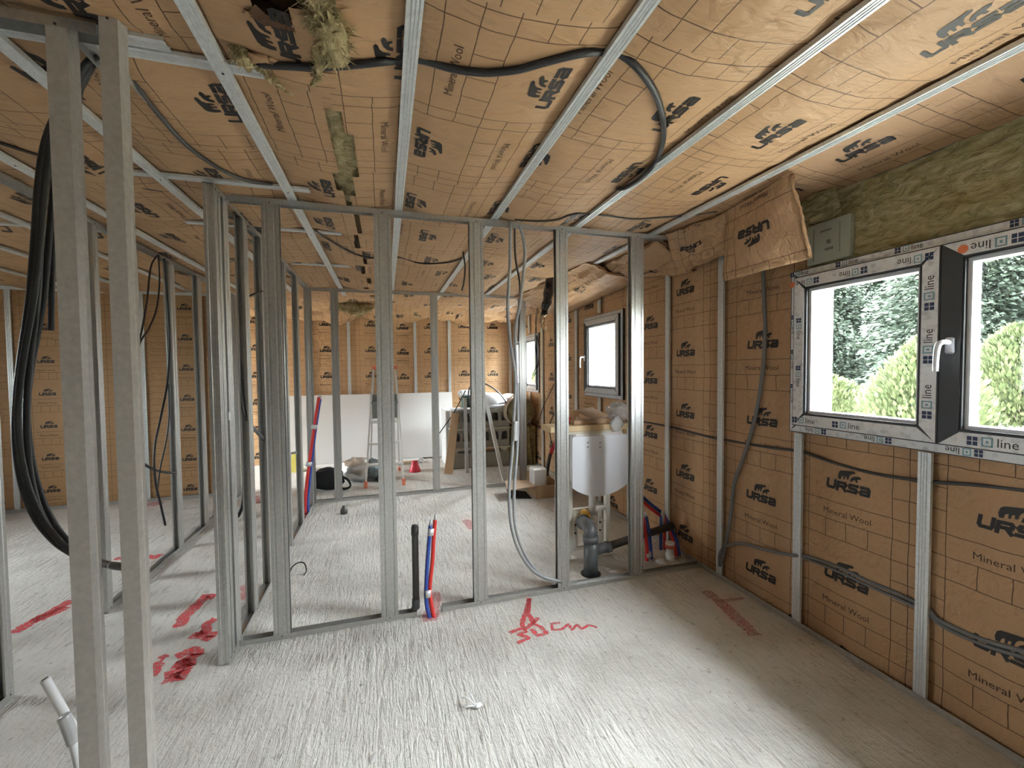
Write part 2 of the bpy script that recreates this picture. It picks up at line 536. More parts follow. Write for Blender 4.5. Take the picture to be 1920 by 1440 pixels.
def add_grid(mb, S, u0, u1, v0, v1, res, uvf, skip=None, mi=0):
    nu = max(1, round(abs(u1 - u0) / res)); nv = max(1, round(abs(v1 - v0) / res))
    b = len(mb.v)
    for j in range(nv + 1):
        for i in range(nu + 1):
            u = u0 + (u1 - u0) * i / nu; v = v0 + (v1 - v0) * j / nv
            mb.v.append(tuple(S(u, v, 0))); mb.uv[b + j * (nu + 1) + i] = uvf(u, v)
    for j in range(nv):
        for i in range(nu):
            if skip and skip(u0 + (u1 - u0) * (i + .5) / nu, v0 + (v1 - v0) * (j + .5) / nv): continue
            q = b + j * (nu + 1) + i
            mb.f.append((q, q + 1, q + nu + 2, q + nu + 1)); mb.m.append(mi)

def roll_unit(mb, S, u0, u1, v0, v1, phase, wc, res=.03, sc=1.0, per=PER, skip=None, lskip=None, flip=False):
    # u across, v up. wc: u of the logo column centre; phase: a v at which a logo sits
    uvf = lambda u, v: ((u - wc) + .30 * sc, (v - phase))
    if flip: uvf = lambda u, v: (-(u - wc) + .30 * sc, -(v - phase))
    add_grid(mb, S, u0, u1, v0, v1, res, uvf, skip)
    k0 = math.ceil((v0 - phase) / per) - 1
    k = k0
    ls = sc
    while phase + k * per < v1 + .2:
        v = phase + k * per
        sg = -1 if flip else 1
        if v0 + .07 * ls < v < v1 - .07 * ls and not (lskip and lskip(wc, v)):
            add_ink(mb, LOGO, S, wc, v, 1, ls, flip=flip)
        vm = v - sg * .182 * ls
        if v0 + .02 < vm < v1 - .02 and not (lskip and lskip(wc, vm)):
            add_ink(mb, MW, S, wc, vm, 2, ls, flip=flip)
        k += 1

# ------------------------------------------------------------------ setting: floor
XL, XR, YN, YB, ZC = -5.0, 2.31, -2.6, 7.7, 2.56
f = MB(); nx, ny = 80, 100
f.box((XL - .3, YN - .3, -.2), (2.62, YB + .3, 0.0))
floor = struct('floor', f, CONC)
# spray paint marks on the screed
def mark(pts, wd, m, z=.0015, jit=.25):
    mb = MB(); pts = [Vector((a, b, z)) for a, b in pts]
    q = []
    for i in range(len(pts) - 1):
        for k in range(5): q.append(pts[i].lerp(pts[i + 1], k / 5))
    q.append(pts[-1])
    vs = []
    for i, p in enumerate(q):
        d = (q[min(i + 1, len(q) - 1)] - q[max(i - 1, 0)]).normalized(); nn = Vector((-d.y, d.x, 0))
        w1 = wd / 2 * (1 + random.uniform(-jit, jit)); w2 = wd / 2 * (1 + random.uniform(-jit, jit))
        vs += [p + nn * w1, p - nn * w2]
    mb.add(vs, [(2 * i, 2 * i + 1, 2 * i + 3, 2 * i + 2) for i in range(len(q) - 1)])
    return mb.build('spray_paint_mark', m, floor)
def pm(pix, wd, m=PAINT):
    mark([(P(a, b, 2, 0).x, P(a, b, 2, 0).y) for a, b in pix], wd, m)
ZM = [0.0015]
pm([(993, 1122), (985, 1150), (978, 1172), (985, 1180), (1000, 1168), (990, 1150), (992, 1122)], .030)
pm([(955, 1187), (978, 1178), (988, 1185), (972, 1190), (993, 1196), (970, 1206)], .024)
pm([(1008, 1158), (1000, 1170), (1015, 1176), (1025, 1188), (1008, 1192), (996, 1180)], .026)
pm([(1050, 1168), (1034, 1170), (1036, 1182), (1054, 1180), (1066, 1170), (1072, 1182), (1082, 1171), (1090, 1180), (1104, 1172), (1120, 1177)], .018)
pm([(1322, 1108), (1345, 1125), (1370, 1148), (1395, 1172), (1418, 1192)], .075, PAINT2)
pm([(1345, 1128), (1375, 1124), (1395, 1122)], .03, PAINT2)
pm([(24, 1188), (60, 1165), (95, 1148), (135, 1125)], .07)
pm([(60, 1165), (100, 1150), (125, 1138)], .09)
pm([(335, 1176), (352, 1150), (372, 1132), (385, 1118), (405, 1118)], .07)
pm([(405, 1160), (388, 1170), (385, 1185), (362, 1192), (400, 1190), (382, 1202)], .06)
pm([(330, 1232), (362, 1218), (372, 1226), (340, 1240), (362, 1244), (325, 1248)], .06)
pm([(308, 1268), (345, 1254), (340, 1270), (312, 1272)], .07)
pm([(284, 1270), (296, 1250), (292, 1242)], .05)
pm([(300, 1236), (314, 1228)], .045)
pm([(450, 1100), (462, 1108), (452, 1120), (462, 1122)], .05, PAINT2)
pm([(272, 1045), (300, 1044)], .09); pm([(215, 1048), (235, 1046)], .06)
pm([(275, 945), (300, 946)], .16, PAINT2); pm([(476, 930), (486, 944)], .09, PAINT2)
pm([(806, 1165), (815, 1110)], .10, PAINT2)
pm([(873, 975), (886, 992)], .08, PAINT2)

# ------------------------------------------------------------------ setting: outer shell with openings
def wall_with_holes(name, holes, x0, x1, y0, y1, z0, z1, m):
    mb = MB(); ys = sorted(set([y0, y1] + [h[0] for h in holes] + [h[1] for h in holes]))
    for a, b in zip(ys[:-1], ys[1:]):
        hs = [h for h in holes if h[0] <= a + 1e-6 and h[1] >= b - 1e-6]
        if not hs: mb.box((x0, a, z0), (x1, b, z1))
        else:
            h = hs[0]
            mb.box((x0, a, z0), (x1, b, h[2])); mb.box((x0, a, h[3]), (x1, b, z1))
    return struct(name, mb, m)
wall_right = wall_with_holes('wall_right', [WIN1, WIN2, WIN3, ADDED_BAY], 2.36, 2.62, YN - .3, YB + .3, 0, 2.75, HOUSE)
wb = MB(); wb.box((XL - .3, YB + .06, 0), (2.62, YB + .3, 2.75)); wall_back = struct('wall_back', wb, HOUSE)
wall_left = wall_with_holes('wall_left', [ADDED_WINL, ADDED_WINL2], XL - .3, XL, YN - .3, YB + .06, 0, 2.75, HOUSE)
wf = MB()
wf.box((XL, YN - .3, 0), (2.36, YN, 2.75))
wall_front = struct('wall_front', wf, HOUSE)
cb = MB(); cb.box((XL - .3, YN - .3, 2.62), (2.62, YB + .3, 2.8)); ceiling = struct('ceiling', cb, WOOD)

# ------------------------------------------------------------------ ceiling insulation rolls
CX = [-4.50 + .578 * i for i in range(12)]     # profile centres: ..., -.454, .124 ... refined below
CX = [-4.505, -3.927, -3.349, -2.771, -2.193, -1.60, -1.045, -.478, .092, .68, 1.255, 1.85]
STRIPS = [(-1.9, -.365, 1.56), (-1.22, -.372, 2.53), (-1.22, -.28, 3.26), (-.80, -.30, 4.25), (-4.9, -1.7, 3.6)]
def nz(x, y, z=0): return noise.noise(Vector((x, y, z)))
def ceil_z(x, y):
    lo = None
    for a, b in zip(CX[:-1], CX[1:]):
        if a <= x <= b: lo = (a, b)
    if lo is None:
        if x > CX[-1]:
            t = (x - CX[-1]) / .6; amp = .035 * math.sin(PI * min(t, 1) * .8) + .06 * max(0, t - .5) ** 1.2
            z = 2.502 - amp
        else: z = 2.49
    else:
        t = (x - lo[0]) / (lo[1] - lo[0])
        s_ = max(0, math.sin(PI * t)) ** .75
        z = 2.506 - s_ * (.040 + .016 * nz(x * .7, y * .9, 3) + .012 * nz(0, y * 2.1, lo[0] * 7))
        e = 1 - s_
        z += .010 * e * nz(x * 5, y * 16, 1) * (1 if e < .98 else .3)
    z += .005 * nz(x * 6, y * 6, 5)
    for (xa, xb, ys) in STRIPS:
        if xa - .08 < x < xb + .05:
            k = max(0.0, 1 - max(0.0, abs(y - ys) - .03) / .09)
            k *= min(1.0, max(0.0, (x - xa + .08) / .08)) * min(1.0, max(0.0, (xb + .05 - x) / .05))
            k = k * k * (3 - 2 * k)
            z = z * (1 - k) + 2.508 * k
    if y > 5.3: z -= min(.11, (y - 5.3) * .055) * max(0, .55 + 1.3 * nz(x * 2.3, y * 2.3, 8) + .6 * nz(x * 6, y * 6, 8))
    return min(z, 2.512)
def SC_(ux, vx):      # returns S(u,v,eps) for rolls: X = vx*v , Y = ux*u
    def S(u, v, e):
        x = v * vx; y = u * ux
        return Vector((x, y, ceil_z(x, y) - e))
    return S
S_up = SC_(-1, -1)     # text right = -Y, up = -X
S_dn = SC_(1, 1)       # text right = +Y, up = +X
SEAM = -.165
def in_hole(x, y):
    if -.34 < x < -.12 and .9 < y < 1.30 + .06 * math.sin(x * 40): return True
    if y > 1.6 and x > -.5 and abs(x - (SEAM + .012 * math.sin(y * 7))) < .014 + .036 * math.sin(min(1, max(0, (y - 1.6) / 1.0)) * PI): return True
    return False
SP = [PAPER, INK, INKB]
def ceil_roll(name, ylo, yhi, xlo, xhi, up, cols, lab=None, res=.03, dz=0):
    mb = MB()
    edges = [ylo]
    if len(cols) > 1: edges.append((cols[0][0] + cols[1][0]) / 2)
    edges.append(yhi)
    for (a, b), (yc, ph) in zip(zip(edges[:-1], edges[1:]), cols):
        if up: roll_unit(mb, S_up, -b, -a, -xhi, -xlo, -ph, -yc, res, skip=lambda u, v: in_hole(-v, -u), lskip=lambda u, v: in_hole(-v, -u))
        else: roll_unit(mb, S_dn, a, b, xlo, xhi, ph, yc, res, skip=lambda u, v: in_hole(v, u), lskip=lambda u, v: in_hole(v, u))
    return mb.build('insulation_roll', SP, ceiling, smooth=True)
XE = 2.325
ceil_roll('', -.72, .45, SEAM, XE, True, [(-.42, .2), (.17, .45)], res=.05)
ceil_roll('', .45, 1.635, SEAM, XE, True, [(.80, .08), (1.385, .045)])
ceil_roll('', 1.635, 2.84, SEAM, XE, False, [(1.865, .69), (2.50, .185)])
ceil_roll('', 2.84, 4.03, SEAM, XE, False, [(3.06, .305), (3.74, .40)])
ceil_roll('', 4.03, 5.23, SEAM, XE, False, [(4.25, .06), (4.83, .25)], res=.04)
ceil_roll('', 5.23, 6.45, SEAM, XE, False, [(5.5, .30), (6.1, .10)], res=.05)
ceil_roll('', 6.45, 7.76, SEAM, XE, False, [(6.75, .0), (7.3, .25)], res=.05)
ceil_roll('', -.72, .98, XL, SEAM, True, [(-.1, .2), (.5, .45)], res=.06)
ceil_roll('', .98, 2.12, XL, SEAM, True, [(1.39, -.60 + .494 - .18), (1.80, -.56)])
ceil_roll('', 2.12, 3.32, XL, SEAM, True, [(2.42, -.30), (3.0, -.36)])
ceil_roll('', 3.32, 4.52, XL, SEAM, True, [(3.6, -.45), (4.2, -.25)], res=.04)
ceil_roll('', 4.52, 5.75, XL, SEAM, True, [(4.8, -.40), (5.4, -.2)], res=.05)
ceil_roll('', 5.75, 7.76, XL, SEAM, True, [(6.1, -.40), (6.7, -.2)], res=.06)
# raw wool showing in the seam and the tear
def lump_sheet(S, nu, nv, mi=0):
    mb = MB(); b = 0
    for j in range(nv + 1):
        for i in range(nu + 1): mb.v.append(tuple(S(i / nu, j / nv)))
    for j in range(nv):
        for i in range(nu):
            q = j * (nu + 1) + i
            mb.f.append((q, q + 1, q + nu + 2, q + nu + 1)); mb.m.append(mi)
    return mb
def Sw(u, v):
    x = -.26 + u * .18; y = 1.5 + v * 1.22
    return (x, y, 2.512 - .020 * math.sin(PI * u) + .012 * nz(x * 30, y * 14))
lump_sheet(Sw, 8, 60).build('exposed_wool', WOOL2, ceiling, True)
def Sh(u, v):
    x = -.40 + u * .32; y = .85 + v * .52
    return (x, y, 2.545 + .03 * nz(x * 14, y * 14, 3))
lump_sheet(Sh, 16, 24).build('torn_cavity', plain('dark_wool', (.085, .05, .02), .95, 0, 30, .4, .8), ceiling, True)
# curled torn paper lips and hanging wool tuft round the tear
def wool_blob(pts, rad, seed, m=WOOL2, name='wool_tuft', parent=ceiling, n_=14):
    mb = MB(); mb.tube(pts, rad, n_, sub=8)
    mb.v = [tuple(Vector(p) + Vector((nz(p[0] * 28 + seed, p[1] * 28, p[2] * 28), nz(p[0] * 28, p[1] * 28 + seed, p[2] * 28), nz(p[0] * 28, p[1] * 28, p[2] * 28 + seed))) * .024) for p in mb.v]
    rnd = random.Random(seed); cen = [Vector(p) for p in pts]
    L0 = len(cen) - 1
    for k in range(int(260 * L0)):
        t_ = rnd.random() * L0 * .999; i = int(t_); p = cen[i].lerp(cen[i + 1], t_ - i); rr = rad[i] * (1 - t_ + i) + rad[i + 1] * (t_ - i)
        d = Vector((rnd.gauss(0, 1), rnd.gauss(0, 1), rnd.gauss(0, .8) - .3)).normalized()
        a = p + d * rr * .8; b_ = a + (d + Vector((rnd.gauss(0, .7), rnd.gauss(0, .7), rnd.gauss(0, .5)))) * rr * rnd.uniform(.3, 1.0)
        sd = d.orthogonal().normalized() * rr * rnd.uniform(.05, .22)
        mb.add([a - sd, a + sd, a.lerp(b_, .6) + sd * .6 + Vector((0, 0, .003)), b_], [(0, 1, 2, 3)])
    return mb.build(name, m, parent, True)
wool_blob([P(600, -20, 2, 2.50), P(605, 30, 2, 2.48), P(618, 60, 2, 2.44), P(628, 95, 2, 2.43), P(622, 118, 2, 2.45)], [.045, .040, .034, .030, .010], 1)
wool_blob([P(604, 90, 2, 2.46), P(596, 130, 2, 2.44), P(588, 160, 2, 2.44)], [.012, .012, .004], 4)
wool_blob([P(440, 90, 2, 2.495), P(452, 105, 2, 2.48), P(470, 118, 2, 2.49)], [.012, .02, .008], 2)
wool_blob([P(490, 122, 2, 2.48), P(520, 150, 2, 2.485), P(560, 180, 2, 2.49), P(600, 205, 2, 2.5)], [.016, .013, .010, .006], 3)
wool_blob([P(622, 575, 1, 6.3), P(650, 572, 1, 6.3), P(675, 580, 1, 6.3), P(698, 572, 1, 6.3)], [.05, .07, .08, .03], 6)
def lip(pix, dz, seed, parent=ceiling, m=PAPER):
    mb = MB(); pts = [P(a, b, 2, 2.478) for a, b in pix]
    q = []
    for i in range(len(pts) - 1):
        for k in range(6): q.append(pts[i].lerp(pts[i + 1], k / 6))
    q.append(pts[-1])
    rows = []
    for i, p in enumerate(q):
        d = (q[min(i + 1, len(q) - 1)] - q[max(i - 1, 0)]).normalized(); nn = Vector((-d.y, d.x, 0))
        wv = .012 * nz(i * .6, seed)
        rows.append([p, p + nn * (.022 + wv) + Vector((0, 0, -.014)), p + nn * (.040 + wv * 2) + Vector((0, 0, -.002)), p + nn * .030 + Vector((0, 0, .012))])
    vs = [a for r_ in rows for a in r_]
    mb.add(vs, [(4 * i + k, 4 * i + k + 1, 4 * i + k + 5, 4 * i + k + 4) for i in range(len(rows) - 1) for k in range(3)])
    for i in range(len(vs)): mb.uv[i] = (.3, .0 + vs[i].x)
    return mb.build('torn_paper_edge', m, parent, True)
lip([(478, 8), (500, 28), (535, 34), (565, 48), (588, 66)], 0, 1)
lip([(585, 160), (560, 140), (530, 130), (500, 118), (470, 120)], 0, 2)
# loose dark-backed paper triangle folded under the cable
mb = MB()
tri = [P(470, 122, 2, 2.485), P(545, 132, 2, 2.46), P(630, 140, 2, 2.465), P(628, 196, 2, 2.47), P(612, 210, 2, 2.48), P(560, 180, 2, 2.475)]
mb.add(tri + [q + Vector((0, 0, .006)) for q in tri], [(0, 1, 2, 3, 4, 5), (11, 10, 9, 8, 7, 6)] + [(i, (i + 1) % 6, (i + 1) % 6 + 6, i + 6) for i in range(6)])
for i, q in enumerate(tri * 2): mb.uv[i] = (.45 + (q.y - 1.5), q.x + .2)
mb.build('folded_paper_flap', PAPER, ceiling)

# ------------------------------------------------------------------ galvanised profiles
def thick(poly, t=.0012):
    # closed thin-walled section from an open polyline
    n_ = len(poly); L = [Vector(p) for p in poly]; off = []
    for i in range(n_):
        d = (L[min(i + 1, n_ - 1)] - L[max(i - 1, 0)]).normalized()
        k = 1.0
        if 0 < i < n_ - 1:
            d1 = (L[i] - L[i - 1]).normalized(); k = 1 / max(.5, abs(d1.dot(d)))
        off.append(L[i] + Vector((-d.y, d.x)) * t * k)
    return [tuple(p) for p in L] + [tuple(p) for p in reversed(off)]
def furring(wd=.045, h=.018):
    a = wd / 2
    return thick([(-a + .005, h), (-a, h - .001), (-a, 0), (-.014, 0), (-.012, .0034), (-.009, .0034), (-.007, 0), (-.003, 0), (-.0015, .003), (.0015, .003), (.003, 0), (.007, 0), (.009, .0034), (.012, .0034), (.014, 0), (a, 0), (a, h - .001), (a - .005, h)], .0012)
FUR = furring()
for i, x in enumerate(CX):
    y0, y1 = (-.7, 7.72)
    mb = MB()
    mb.extrude(FUR, (x, y0, 2.471), (x, y1, 2.471), (1, 0, 0), (0, 0, 1))
    for k in range(7):                                  # screw heads where the cross strips sit
        for yy in ((1.587, 2.53, 3.26, 4.2) if -2 < x < 0 else ()):
            if k == 0: mb.cyl((x, yy, 2.4715), (x, yy, 2.4695), .004, n=8, mi=1)
    mb.build('ceiling_profile', [GALVW, SEAL], ceiling)
STR = furring(.047, .014)
def strip(x0, x1, y, z=2.489, yy=None):
    mb = MB(); mb.extrude(STR, (x0, y, z), (x1, y if yy is None else yy, z), (0, 1, 0), (0, 0, 1))
    mb.build('cross_strip', GALVW, ceiling)
strip(-1.9, -.365, 1.587); strip(-1.9, -.605, 1.535, 2.492); strip(-1.22, -.372, 2.53); strip(-1.22, -.28, 3.26); strip(-.80, -.30, 4.25)
strip(-4.9, -1.7, 3.6)

def c_section(web, fl, t=.0011, lip_=.008, flat=False):
    # web centred on a=0..., opening towards +b ; returns polygon in (a,b), web at b=0
    a = web / 2
    if flat: return thick([(-a + lip_, fl), (-a, fl), (-a, 0), (-a * .35, 0), (-a * .28, .0012), (a * .28, .0012), (a * .35, 0), (a, 0), (a, fl), (a - lip_, fl)], t)
    L = [(-a + lip_, fl), (-a, fl), (-a, fl * .66), (-a + .003, fl * .60), (-a + .003, fl * .42), (-a, fl * .36), (-a, 0), (-a * .4, 0), (-a * .3, .0018), (a * .3, .0018), (a * .4, 0), (a, 0), (a, fl * .36), (a - .003, fl * .42), (a - .003, fl * .60), (a, fl * .66), (a, fl), (a - lip_, fl)]
    return thick(L, t)
def stud(parent, x, y, run, kind='single', face=.045, web=.048, z0=.002, z1=2.466, open_=1, flat=False, m=None):
    """run 'x': partition runs along X (web spans Y); run 'y': partition runs along Y."""
    mb = MB()
    A = Vector((0, 1, 0)) if run == 'x' else Vector((1, 0, 0))
    B = Vector((1, 0, 0)) if run == 'x' else Vector((0, 1, 0))
    if kind == 'double':
        sec = c_section(web, face / 2)
        mb.extrude(sec, (x, y, z0), (x, y, z1), A, B)
        mb.extrude(sec, (x, y, z0), (x, y, z1), A, -B)
    else:
        sec = c_section(web, face, flat=flat)
        o = -B * face / 2 * open_
        mb.extrude(sec, Vector((x, y, z0)) + o, Vector((x, y, z1)) + o, A, B * open_)
    # fixing screws near the foot and head on the visible flanges
    for zz in (z0 + .018, z1 - .018):
        c = Vector((x, y, zz)) - A * (web / 2 + .0022) if run == 'x' else Vector((x, y, zz)) + A * (web / 2 + .0005)
        d = -A * .002 if run == 'x' else A * .002
        mb.cyl(c, c + d, .0035, n=6, mi=1)
    return mb.build('stud', [m or GALV, SEAL], parent)
def track(name, parent, p0, p1, run, top, web=.050, fl=.028):
    mb = MB()
    A = Vector((0, 1, 0)) if run == 'x' else Vector((1, 0, 0))
    sec = thick([(-web / 2, fl), (-web / 2, 0), (web / 2, 0), (web / 2, fl)], .0012)
    B = Vector((0, 0, -1)) if top else Vector((0, 0, 1))
    mb.extrude(sec, p0, p1, A, B)
    return mb.build(name, GALV, parent)
TZ = 2.4705

# partition A (across the room, nearest)
YA = 2.660
pa = thing('stud_frame', 'open frame of double steel studs crossing the room in front, ending at the right wall', 'partition', (0.7, YA, 0), 'steel stud frames')
track('bottom_track', pa, (-.80, YA, 0.001), (.16, YA, 0.001), 'x', False)
track('bottom_track', pa, (.315, YA, 0.001), (2.285, YA, 0.001), 'x', False)
track('top_track', pa, (-.80, YA, TZ), (1.965, YA, TZ), 'x', True)
for x, fw in ((-.592, .085), (-.002, .100), (.563, .088), (1.143, .085), (1.720, .098)):
    stud(pa, x, YA, 'x', 'double', fw)
# partition B (runs away along Y from the corner)
XB = -.833
pb = thing('stud_frame', 'open steel stud partition running away from the front corner, with a doorway gap', 'partition', (XB, 3.8, 0), 'steel stud frames')
track('bottom_track', pb, (XB, 2.49, 0.001), (XB, 3.375, 0.001), 'y', False)
track('bottom_track', pb, (XB, 4.04, 0.001), (XB, 5.27, 0.001), 'y', False)
track('top_track', pb, (XB, 2.49, TZ), (XB, 5.27, TZ), 'y', True)
stud(pb, XB, 2.515, 'y', 'single', .045, open_=1)
stud(pb, XB, 2.565, 'y', 'single', .040, open_=-1)
stud(pb, XB, 2.655, 'y', 'double', .080)
stud(pb, XB, 2.99, 'y', 'double', .085)
stud(pb, XB, 3.35, 'y', 'single', .045, open_=-1)
stud(pb, XB, 4.07, 'y', 'single', .050, open_=1)
stud(pb, XB, 4.60, 'y', 'double', .085)
stud(pb, XB, 5.22, 'y', 'single', .045)
# screw clips seen on B
for (px, py, yy) in ((420, 783, 2.60), (541, 860, 4.07)):
    q = P(px, py, 0, XB + .027); q.y = yy
    mb = MB(); mb.bbox(q + Vector((-.001, -.012, -.022)), q + Vector((.003, .012, .022)), .001); mb.build('fixing_clip', GALVW, pb)
# partition C (across, farther)
YC = 5.305
pc = thing('stud_frame', 'open steel stud partition farther back, parallel to the front one, in front of the stepladder', 'partition', (0.7, YC, 0), 'steel stud frames')
track('bottom_track', pc, (-.80, YC, 0.001), (1.76, YC, 0.001), 'x', False)
track('top_track', pc, (-.80, YC, TZ), (2.20, YC, TZ), 'x', True)
for x, fw in ((-.82, .05), (-.553, .080), (.02, .08), (.585, .085), (1.15, .08), (1.725, .09)):
    stud(pc, x, YC, 'x', 'double', fw)
# partition D (left, along Y)
XD = -1.737
pd = thing('stud_frame', 'dim steel stud partition at the left running away to the brown insulated wall', 'partition', (XD, 4.2, 0), 'steel stud frames')
track('bottom_track', pd, (XD, 3.26, 0.001), (XD, 5.93, 0.001), 'y', False)
track('bottom_track', pd, (XD, 1.54, 0.001), (XD, 2.55, 0.001), 'y', False)
track('top_track', pd, (XD, 1.54, TZ), (XD, 5.93, TZ), 'y', True)
for y_, fw, kd in ((2.53, .045, 'single'), (3.29, .05, 'single'), (3.72, .08, 'double'), (4.28, .085, 'double'), (4.83, .09, 'double'), (5.40, .08, 'double'), (5.88, .05, 'single')):
    stud(pd, XD, y_, 'y', kd, fw, open_=-1 if y_ < 3 else 1)
# partition E (near left door jamb)
YE = 1.478
pe = thing('stud_frame', 'nearest steel frame at the left edge, a pair of door jamb posts', 'partition', (-.8, YE, 0), 'steel stud frames')
track('top_track', pe, (-1.76, YE, TZ), (-.735, YE, TZ), 'x', True)
track('bottom_track', pe, (-1.76, YE, 0.001), (-.66, YE, 0.001), 'x', False)
mb = MB(); mb.extrude(thick([(-.025, .028), (-.025, 0), (.025, 0), (.025, .028)], .0012), (-.79, YE + .03, TZ), (-.79, YE + .30, TZ), (1, 0, 0), (0, 0, -1)); mb.build('top_track', GALV, pe)
for (pl, pr, yc, z1) in ((114, 154, YE, 2.466), (212, 247, YE - .02, 2.492)):
    a_ = P(pl, 700, 1, yc - .024).x; b_ = P(pr, 700, 1, yc - .024).x
    stud(pe, (a_ + b_) / 2, yc, 'x', 'single', b_ - a_, open_=-1, z1=z1, flat=True, m=GALVD)

# ------------------------------------------------------------------ right wall lining: profiles, insulation
SY = [.066, .666, 1.266, 1.868, 2.468, 3.063, 3.66, 4.26, 4.86, 5.46, 6.06, 6.66, 7.26]
def wall_x(y, z):
    amp = .0
    for a, b in zip(SY[:-1], SY[1:]):
        if a <= y <= b: amp = max(0, math.sin(PI * (y - a) / (b - a))) ** .7
    return 2.322 - .020 * amp * (1 + .4 * nz(y * 2, z * 2)) + .006 * nz(y * 5, z * 5, 2) + .004 * nz(y * 14, z * 3, 4)
def S_w(u, v, e): return Vector((wall_x(-u, v) - e, -u, v))
HOLES = [WIN1, WIN2, WIN3]
def wskip(u, v):
    y = -u
    for (a, b, c, d) in HOLES:
        if a + .02 < y < b - .02 and c + .02 < v < d - .02: return True
    if y < 1.80 and v > 2.05: return True
    return False
def wlskip(u, v):
    y = -u
    for (a, b, c, d) in HOLES:
        if a - .1 < y < b + .1 and c - .05 < v < d + .05: return True
    return y < 1.9 and v > 1.1
for (ya, yb, cols) in ((.066, 1.266, [(.99, .422), (.40, .15)]), (1.266, 2.467, [(2.14, .213), (1.61, .422)]), (2.467, 3.66, [(3.34, .448), (2.868, .186)]), (3.66, 4.86, [(4.54, .30), (4.00, .10)]), (4.86, 6.06, [(5.72, .42), (5.15, .20)]), (6.06, 7.74, [(6.9, .30), (6.3, .15)])):
    mb = MB()
    mid = (cols[0][0] + cols[1][0]) / 2 - .03
    roll_unit(mb, S_w, -yb, -mid, 0.012, 2.45, cols[0][1], -cols[0][0], .03 if yb < 4 else .045, skip=wskip, lskip=wlskip)
    roll_unit(mb, S_w, -mid, -ya, 0.012, 2.45, cols[1][1], -cols[1][0], .03 if yb < 4 else .045, skip=wskip, lskip=wlskip)
    mb.build('insulation_roll', SP, wall_right, True)
FURW = furring(.048, .018)
for y in SY:
    segs = [(0.02, 2.46)]
    if WIN1[0] < y < WIN1[1]: segs = [(0.02, WIN1[2] - .005)]
    if WIN2[0] < y < WIN2[1]: segs = [(0.02, WIN2[2] - .005), (WIN2[3] + .02, 2.46)]
    if WIN3[0] < y < WIN3[1]: segs = [(0.02, WIN3[2] - .005), (WIN3[3] + .02, 2.46)]
    if ADDED_BAY[0] < y < ADDED_BAY[1]: segs = []
    if y < .3: segs = [(0.02, 2.46)]
    for (a, b) in segs:
        mb = MB(); mb.extrude(FURW, (2.282, y, a), (2.282, y, b), (0, -1, 0), (1, 0, 0)); mb.build('wall_profile', GALVW, wall_right)
mb = MB(); mb.extrude(thick([(2.279, .032), (2.279, 0), (2.309, 0), (2.309, .012)], .0012), (0, .03, .001), (0, 7.68, .001), (1, 0, 0), (0, 0, 1)); mb.build('floor_track', GALV, wall_right)
# grey screed dust line and paper tears at the foot
for (px, py) in ((1585, 1222), (1905, 1432), (1487, 1162)):
    q = P(px, py, 0, 2.30); mb = MB()
    mb.add([q + Vector((-.008, .04, .0)), q + Vector((-.008, -.05, -.02)), q + Vector((-.008, -.06, .0)), q + Vector((-.008, .02, .022)), q + Vector((.008, .04, 0)), q + Vector((.008, -.05, -.02)), q + Vector((.008, -.06, .0)), q + Vector((.008, .02, .022))], [(0, 1, 2, 3), (7, 6, 5, 4), (0, 3, 7, 4), (1, 0, 4, 5), (2, 1, 5, 6), (3, 2, 6, 7)])
    mb.build('black_tape_scrap', SEAL, wall_right)
# raw wool over window 1
def Sraw(u, v):
    y = 1.82 - u * 1.80; z = 2.055 + v * .40
    return (2.335 - .035 * abs(nz(y * 5, z * 9, 2)) - .03 * nz(y * 3, z * 5, 7) - .012 * nz(y * 18, z * 40, 4), y, z)
lump_sheet(Sraw, 120, 36).build('exposed_wool', WOOL, wall_right, True)
def Sraw2(u, v):
    a = P(1470, 330, 1, 1.95) ; y = 2.16 - u * .50; z = 2.315 + v * .14
    return (2.31 - .05 * v - .03 * nz(y * 6, z * 9, 5) - .012 * nz(y * 24, z * 30, 4), y, z)
lump_sheet(Sraw2, 40, 24).build('exposed_wool', WOOL, wall_right, True)
# pale board with faint print beside window head
mb = MB(); mb.bbox((2.292, 1.605, 2.085), (2.325, 1.835, 2.305), .003)
bd = mb.build('pale_board', STRUCTM, wall_right)
mb = MB()
for (a, b, c, d) in ((1.795, 1.80, 2.10, 2.275), (1.70, 1.76, 2.25, 2.257), (1.705, 1.725, 2.18, 2.20), (1.69, 1.735, 2.145, 2.158), (1.655, 1.657, 2.12, 2.28)):
    mb.box((2.2905, a, c), (2.2915, b, d), 0)
mb.build('faint_print', plain('grey_print', (.20, .19, .15), .7), bd)

